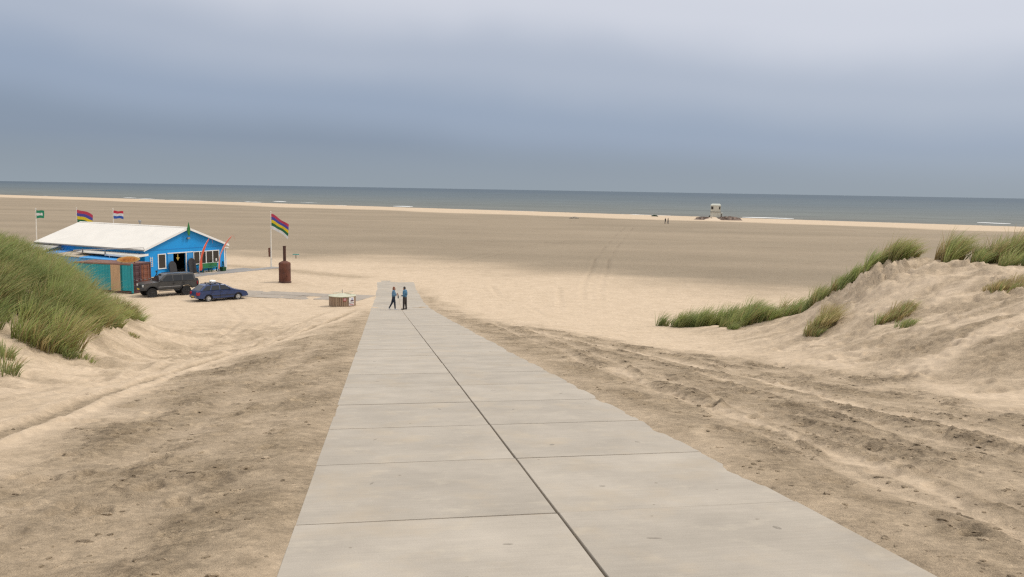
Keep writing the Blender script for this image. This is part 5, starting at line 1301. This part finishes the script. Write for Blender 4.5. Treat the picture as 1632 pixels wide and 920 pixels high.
def build_estate():
    P = mat('navy_paint', (.012, .036, .125), .30, .06, 2.5, coat=.5)
    prof = [(-2.06, .34), (-2.14, .45), (-2.14, .66), (-2.06, .92), (-1.9, .95), (.62, .95), (.95, .92), (1.75, .80), (2.02, .70), (2.12, .58), (2.12, .42), (2.04, .28), ('arch', 0), ('arch', 1)]
    ar = [(1.27, .30, .345, .28), (-1.25, .30, .345, .28)]
    r, sp, ep, hw = make_vehicle('estate_car', (-24.42, 67.5, gz(-24.42, 67.5)-.03), math.atan2(.686, .728),
        'dark navy blue estate car with roof bars parked on the sand', P, prof, ar, .84,
        ((-2.00, 1.02, .92), (-1.42, .22, 1.40), .80, .60), [(1.27, 1), (1.27, -1), (-1.25, 1), (-1.25, -1)], RIMS, .30, .20, .01)
    sp([(.74, .98), (.14, 1.33), (-.22, 1.33), (-.22, .98)]); sp([(-.30, .98), (-.30, 1.33), (-.86, 1.33), (-1.02, .98)]); sp([(-1.12, .98), (-.95, 1.33), (-1.32, 1.32), (-1.74, 1.0)])
    ep(True, .12, .90, .07, 'windscreen'); ep(False, .14, .88, .09, 'rear_window')
    m = MB(); m.box(2.02, 2.20, -.74, .74, .30, .50); m.build('front_bumper', P, r, bevel=.04, seg=2)
    m = MB(); m.box(-2.22, -2.06, -.74, .74, .34, .56); m.build('rear_bumper', P, r, bevel=.03, seg=2)
    for s in (-1, 1):
        m = MB(); m.hexa([(1.90, s*.60-.17, .60), (2.13, s*.55-.17, .56), (2.13, s*.55+.15, .56), (1.90, s*.62+.16, .60), (1.88, s*.60-.17, .745), (2.06, s*.55-.17, .685), (2.06, s*.55+.15, .685), (1.88, s*.62+.16, .745)]); m.build('headlight', LAMPW, r, bevel=.01)
        m = MB(); m.hexa([(-2.16, s*.62-.16, .60), (-1.98, s*.66-.16, .60), (-1.98, s*.665+.155, .60), (-2.16, s*.62+.16, .60), (-2.12, s*.62-.16, .84), (-1.92, s*.66-.16, .84), (-1.92, s*.665+.155, .84), (-2.12, s*.62+.16, .84)]); m.build('tail_light', LAMPR, r, bevel=.01)
        m = MB(); m.box(.52, .68, s*.92-.09, s*.92+.09, .98, 1.08); m.build('mirror', P, r, bevel=.025)
        for x in (-.27, -1.0):
            m = MB(); m.box(x-.005, x+.006, s*.835, s*.848, .32, .93); m.build('door_gap', BLKPL, r)
            m = MB(); m.box(x+.06, x+.20, s*.845-.012, s*.845+.012, .82, .855); m.build('door_handle', BLKPL, r)
        m = MB(); m.box(-1.0, .98, s*.845-.008, s*.845+.008, .50, .55); m.build('side_moulding', BLKPL, r)
        m = MB(); m.tube((-1.35, s*.53, 1.44), (.05, s*.53, 1.44), .018, .018, 6); m.build('roof_rail', BLKPL, r)
    for x in (-.95, -.15):
        m = MB(); m.box(x-.03, x+.03, -.60, .60, 1.46, 1.50)
        for s in (-1, 1): m.box(x-.04, x+.04, s*.55-.04, s*.55+.04, 1.39, 1.46)
        m.build('roof_bar', BLKPL, r)
    for y in (-.16, .18):
        m = MB(); m.lathe([(.02, -.19), (.10, -.17), (.12, 0), (.10, .17), (.02, .19)], 14, 'x', c=(-.55, y, 1.60)); m.box(-.58, -.52, y-.04, y+.04, 1.47, 1.52); m.build('roof_roll', WHITE, r, smooth=True)
    m = MB(); m.box(-.95, -.15, -.2, .22, 1.50, 1.515); m.build('roof_tray', BLKPL, r)
    m = MB(); m.box(-2.235, -2.222, -.26, .26, .40, .51); m.build('number_plate', PLATEY, r)
    m = MB(); m.tube((-2.2, 0, .36), (-2.34, 0, .36), .03, .03, 8); m.tube((-2.34, 0, .36), (-2.34, 0, .46), .03, .03, 8); m.build('tow_bar', BLKPL, r)
build_estate()

# ---------------------------------------------------------------- people
def figure(name, prims, mats, voxel, loc, rz, scale, label):
    """prims: (kind, material index, ...) cones and ellipsoids fused into one continuous skin"""
    m = MB()
    for p in prims:
        if p[0] == 'c':
            _, mi, a, b, ra, rb = p; A, B = Vector(a), Vector(b); d = (B-A)
            m.tube(A, B, ra, rb, 12)
            for c, q in ((A, ra), (B, rb)): m.lathe([(q*math.sin(t), -q*math.cos(t)) for t in (.15, .6, 1.05, 1.57, 2.1, 2.55, 2.99)], 12, c=c)
        else:
            _, mi, c, rr = p
            k = len(m.v); m.lathe([(math.sin(t), -math.cos(t)) for t in (.1, .5, .9, 1.3, 1.57, 1.85, 2.25, 2.65, 3.04)], 14)
            for i in range(k, len(m.v)):
                x, y, z = m.v[i]; m.v[i] = (c[0]+x*rr[0], c[1]+y*rr[1], c[2]+z*rr[2])
    tmp = m.build('tmp_body', mats[0])
    md = tmp.modifiers.new('r', 'REMESH'); md.mode = 'VOXEL'; md.voxel_size = voxel; md.use_smooth_shade = True
    dg = bpy.context.evaluated_depsgraph_get(); dg.update()
    me = bpy.data.meshes.new_from_object(tmp.evaluated_get(dg)); bpy.data.objects.remove(tmp)
    me.materials.clear()
    for q in mats: me.materials.append(q)
    n = len(me.polygons); C_ = np.empty(n*3); me.polygons.foreach_get('center', C_); C_ = C_.reshape(-1, 3)
    best = np.full(n, 1e9); idx = np.zeros(n, np.int32)
    for p in prims:
        if p[0] == 'c':
            _, mi, a, b, ra, rb = p; a, b = np.array(a), np.array(b); ab = b-a
            t = np.clip(((C_-a)@ab)/(ab@ab+1e-9), 0, 1); d = np.linalg.norm(C_-a-t[:, None]*ab, axis=1)-(ra+(rb-ra)*t)
        else:
            _, mi, c, rr = p; q = (C_-np.array(c))/np.array(rr); k = np.linalg.norm(q, axis=1); d = (k-1)*min(rr)
        s = d < best; best[s] = d[s]; idx[s] = mi
    me.polygons.foreach_set('material_index', idx); me.polygons.foreach_set('use_smooth', np.ones(n, bool))
    o = bpy.data.objects.new(name, me); COL.objects.link(o)
    o.location = loc; o.rotation_euler = (0, 0, rz); o.scale = (scale,)*3
    return tag(o, label, 'person')
SKIN = mat('skin', (.50, .30, .21), .6, .05, 5); DENIM = mat('denim_jacket', (.10, .20, .31), .85, .12, 12); NAVY = mat('navy_jeans', (.018, .028, .05), .85, .12, 12); SHOEW = mat('white_shoe', (.74, .73, .72), .6, .05, 9)
TEALJ = mat('petrol_jacket', (.06, .165, .27), .8, .12, 12); BRNT = mat('brown_trousers', (.045, .036, .032), .85, .12, 12); SHOEB = mat('brown_shoe', (.06, .042, .035), .7, .1, 9)
HAIRR = mat('auburn_hair', (.26, .085, .040), .6, .2, 30); HAIRD = mat('dark_hair', (.028, .020, .017), .6, .2, 30); MAROON = mat('maroon_scarf', (.10, .028, .045), .85, .1, 9); EYE = mat('eye_dark', (.02, .015, .012), .3, .05, 9); LIP = mat('lip', (.36, .13, .11), .5, .05, 9)
def hand(base, d, side, mi):
    """palm and five unequal bent fingers; d = pointing direction, side = thumb direction"""
    b, d, s = Vector(base), Vector(d).normalized(), Vector(side).normalized(); n = d.cross(s).normalized(); P = []
    P.append(('c', mi, tuple(b), tuple(b+d*.07), .026, .032))
    for k, L_ in enumerate((.062, .072, .068, .052)):
        r0 = b+d*.085+s*(.027-.018*k); m1 = r0+d*L_*.55+n*.008; e = m1+d*L_*.35+n*.028
        P += [('c', mi, tuple(r0-d*.02), tuple(m1), .0095, .009), ('c', mi, tuple(m1), tuple(e), .009, .0075)]
    t0 = b+d*.035+s*.028; t1 = t0+s*.028+d*.030; t2 = t1+d*.030+n*.01
    P += [('c', mi, tuple(t0), tuple(t1), .012, .0105), ('c', mi, tuple(t1), tuple(t2), .0105, .009)]
    return P
def head_prims(hx, hy, hz, skin, hair, lip, eye, fwd, long_hair):
    f = Vector(fwd).normalized(); l = Vector((-f.y, f.x, 0)); c = Vector((hx, hy, hz)); U = Vector((0, 0, 1))
    P = [('e', skin, tuple(c), (.077, .077, .112)), ('e', skin, tuple(c+f*.035-U*.045), (.058, .058, .066)),
         ('c', skin, tuple(c+f*.082+U*.01), tuple(c+f*.106-U*.022), .010, .015),
         ('e', lip, tuple(c+f*.086-U*.055), (.020, .020, .009)), ('e', skin, tuple(c+f*.072-U*.092), (.026, .026, .022))]
    for s in (-1, 1):
        P += [('e', eye, tuple(c+f*.076+l*(s*.032)+U*.012), (.011, .011, .008)), ('e', skin, tuple(c+l*(s*.080)-f*.008-U*.01), (.013, .018, .032))]
    P += [('e', hair, tuple(c-f*.018+U*.032), (.092, .092, .102)), ('e', hair, tuple(c-f*.05-U*.01), (.072, .075, .09))]
    if long_hair: P += [('e', hair, tuple(c-f*.055-U*.075), (.072, .066, .075)), ('e', hair, tuple(c-f*.03+U*.075), (.075, .075, .055))]
    return P
def build_people():
    # woman: faces +x, mid-stride, forearms raised holding a dark bag
    J, L_, S, K, HR, SC, LP, EY = 0, 1, 2, 3, 4, 5, 6, 7
    P = [('e', J, (0, 0, 1.20), (.150, .195, .20)), ('e', J, (-.005, 0, 1.05), (.145, .18, .15)), ('e', J, (-.01, 0, 1.36), (.10, .185, .085)), ('c', K, (.0, 0, 1.38), (.015, 0, 1.47), .052, .047),
         ('c', SC, (.02, 0, 1.405), (.03, 0, 1.425), .082, .066), ('e', L_, (-.01, 0, .92), (.125, .165, .13)), ('e', SC, (.105, 0, 1.16), (.035, .07, .17))]
    # back leg (left, +y) and front leg
    P += [('c', L_, (-.02, .085, .90), (-.13, .09, .49), .105, .075), ('c', L_, (-.13, .09, .49), (-.33, .09, .12), .072, .050), ('c', L_, (0, -.085, .90), (.07, -.09, .50), .105, .075), ('c', L_, (.07, -.09, .50), (.10, -.09, .11), .072, .050)]
    P += [('c', S, (-.35, .09, .075), (-.22, .10, .045), .046, .040), ('c', S, (.075, -.09, .05), (.23, -.095, .035), .046, .036)]
    for s in (-1, 1):
        sh, el, wr = (-.01, s*.195, 1.37), (-.05, s*.235, 1.10), (.19, s*.13, 1.13 if s > 0 else 1.08)
        P += [('c', J, sh, el, .060, .048), ('c', J, el, wr, .047, .034)] + hand(wr, (1, -s*.35, .15), (0, -s*.4, 1), K)
    P += head_prims(.03, 0, 1.56, K, HR, LP, EY, (1, .0, -.05), True)
    x, y = -8.60, 58.9; w = figure('person', P, [DENIM, NAVY, SHOEW, SKIN, HAIRR, MAROON, LIP, EYE], .0085, (x, y, float(path_z(np.array(path_st(x, y)[0])))+.004), math.radians(6), 1.0, 'auburn haired person in a denim jacket and white shoes, holding a bag on the path')
    m = MB(); m.hexa([(.28, -.10, .84), (.36, -.10, .84), (.36, .10, .84), (.28, .10, .84), (.29, -.09, 1.10), (.34, -.09, 1.10), (.34, .09, 1.10), (.29, .09, 1.10)])
    m.path([(.315, -.07, 1.09), (.31, -.05, 1.16), (.31, .05, 1.16), (.315, .07, 1.09)], .012, 6)
    b = m.build('handbag', NAVY, None, bevel=.015); b.location = w.location; b.rotation_euler = w.rotation_euler; tag(b, 'dark shoulder bag held in front by the auburn haired person', 'bag')
    # man: faces -x, a little away from the camera; hands together at the waist, looking down
    P = [('e', J, (0, 0, 1.24), (.160, .215, .21)), ('e', J, (0, 0, 1.05), (.155, .20, .17)), ('e', J, (.0, 0, 1.42), (.11, .205, .085)), ('c', K, (.0, 0, 1.43), (-.03, 0, 1.52), .058, .053), ('c', J, (0, 0, 1.46), (-.01, 0, 1.485), .085, .072),
         ('e', L_, (.0, 0, .94), (.130, .170, .13)), ('e', J, (.135, 0, 1.24), (.06, .12, .16))]
    for s, dx in ((-1, -.06), (1, .05)):
        P += [('c', L_, (0, s*.09, .92), (dx*.6, s*.105, .51), .115, .085), ('c', L_, (dx*.6, s*.105, .51), (dx+.01, s*.11, .12), .082, .066), ('c', S, (dx+.03, s*.11, .055), (dx-.14, s*.125, .04), .050, .042)]
        sh, el, wr = (0, s*.215, 1.42), (.04, s*.265, 1.13), (-.20, s*.10, 1.04)
        P += [('c', J, sh, el, .068, .056), ('c', J, el, wr, .055, .040)] + hand(wr, (-1, -s*.9, -.1), (-.3, 0, 1), K)
    P += head_prims(-.05, 0, 1.61, K, HR, LP, EY, (-1, 0, -.30), False)
    x, y = -7.80, 58.95; figure('person', P, [TEALJ, BRNT, SHOEB, SKIN, HAIRD, MAROON, LIP, EYE], .0085, (x, y, float(path_z(np.array(path_st(x, y)[0])))+.004), math.radians(-18), .975, 'dark haired person in a blue jacket and brown trousers looking down on the path')
    # two walkers far off
    for i, (x, y, lb) in enumerate(((46.3, 249.0, 'left of two tiny dark walkers on the far beach'), (47.2, 249.4, 'right of two tiny dark walkers on the far beach'))):
        P = [('e', 0, (0, 0, 1.22), (.13, .20, .25)), ('e', 0, (0, 0, .98), (.13, .18, .14)), ('c', 3, (0, 0, 1.4), (0, 0, 1.5), .055, .05)]
        for s in (-1, 1):
            P += [('c', 1, (0, s*.09, .92), (s*.08, s*.10, .5), .095, .07), ('c', 1, (s*.08, s*.10, .5), (s*.15-.02, s*.10, .1), .068, .05), ('c', 1, (s*.15-.03, s*.1, .05), (s*.15+.12, s*.1, .04), .05, .04),
                  ('c', 0, (0, s*.21, 1.4), (-s*.06, s*.25, 1.12), .06, .05), ('c', 0, (-s*.06, s*.25, 1.12), (.05-s*.08, s*.22, .90), .048, .035)] + hand((.05-s*.08, s*.22, .90), (.2, 0, -1), (1, 0, 0), 3)
        P += head_prims(.02, 0, 1.60, 3, 4, 6, 7, (1, 0, 0), bool(i))
        figure('person', P, [BLACKB, NAVY, SHOEB, SKIN, HAIRD, MAROON, LIP, EYE], .012, (x, y, gz(x, y)), math.radians(-60+20*i), 1.02, lb)
build_people()
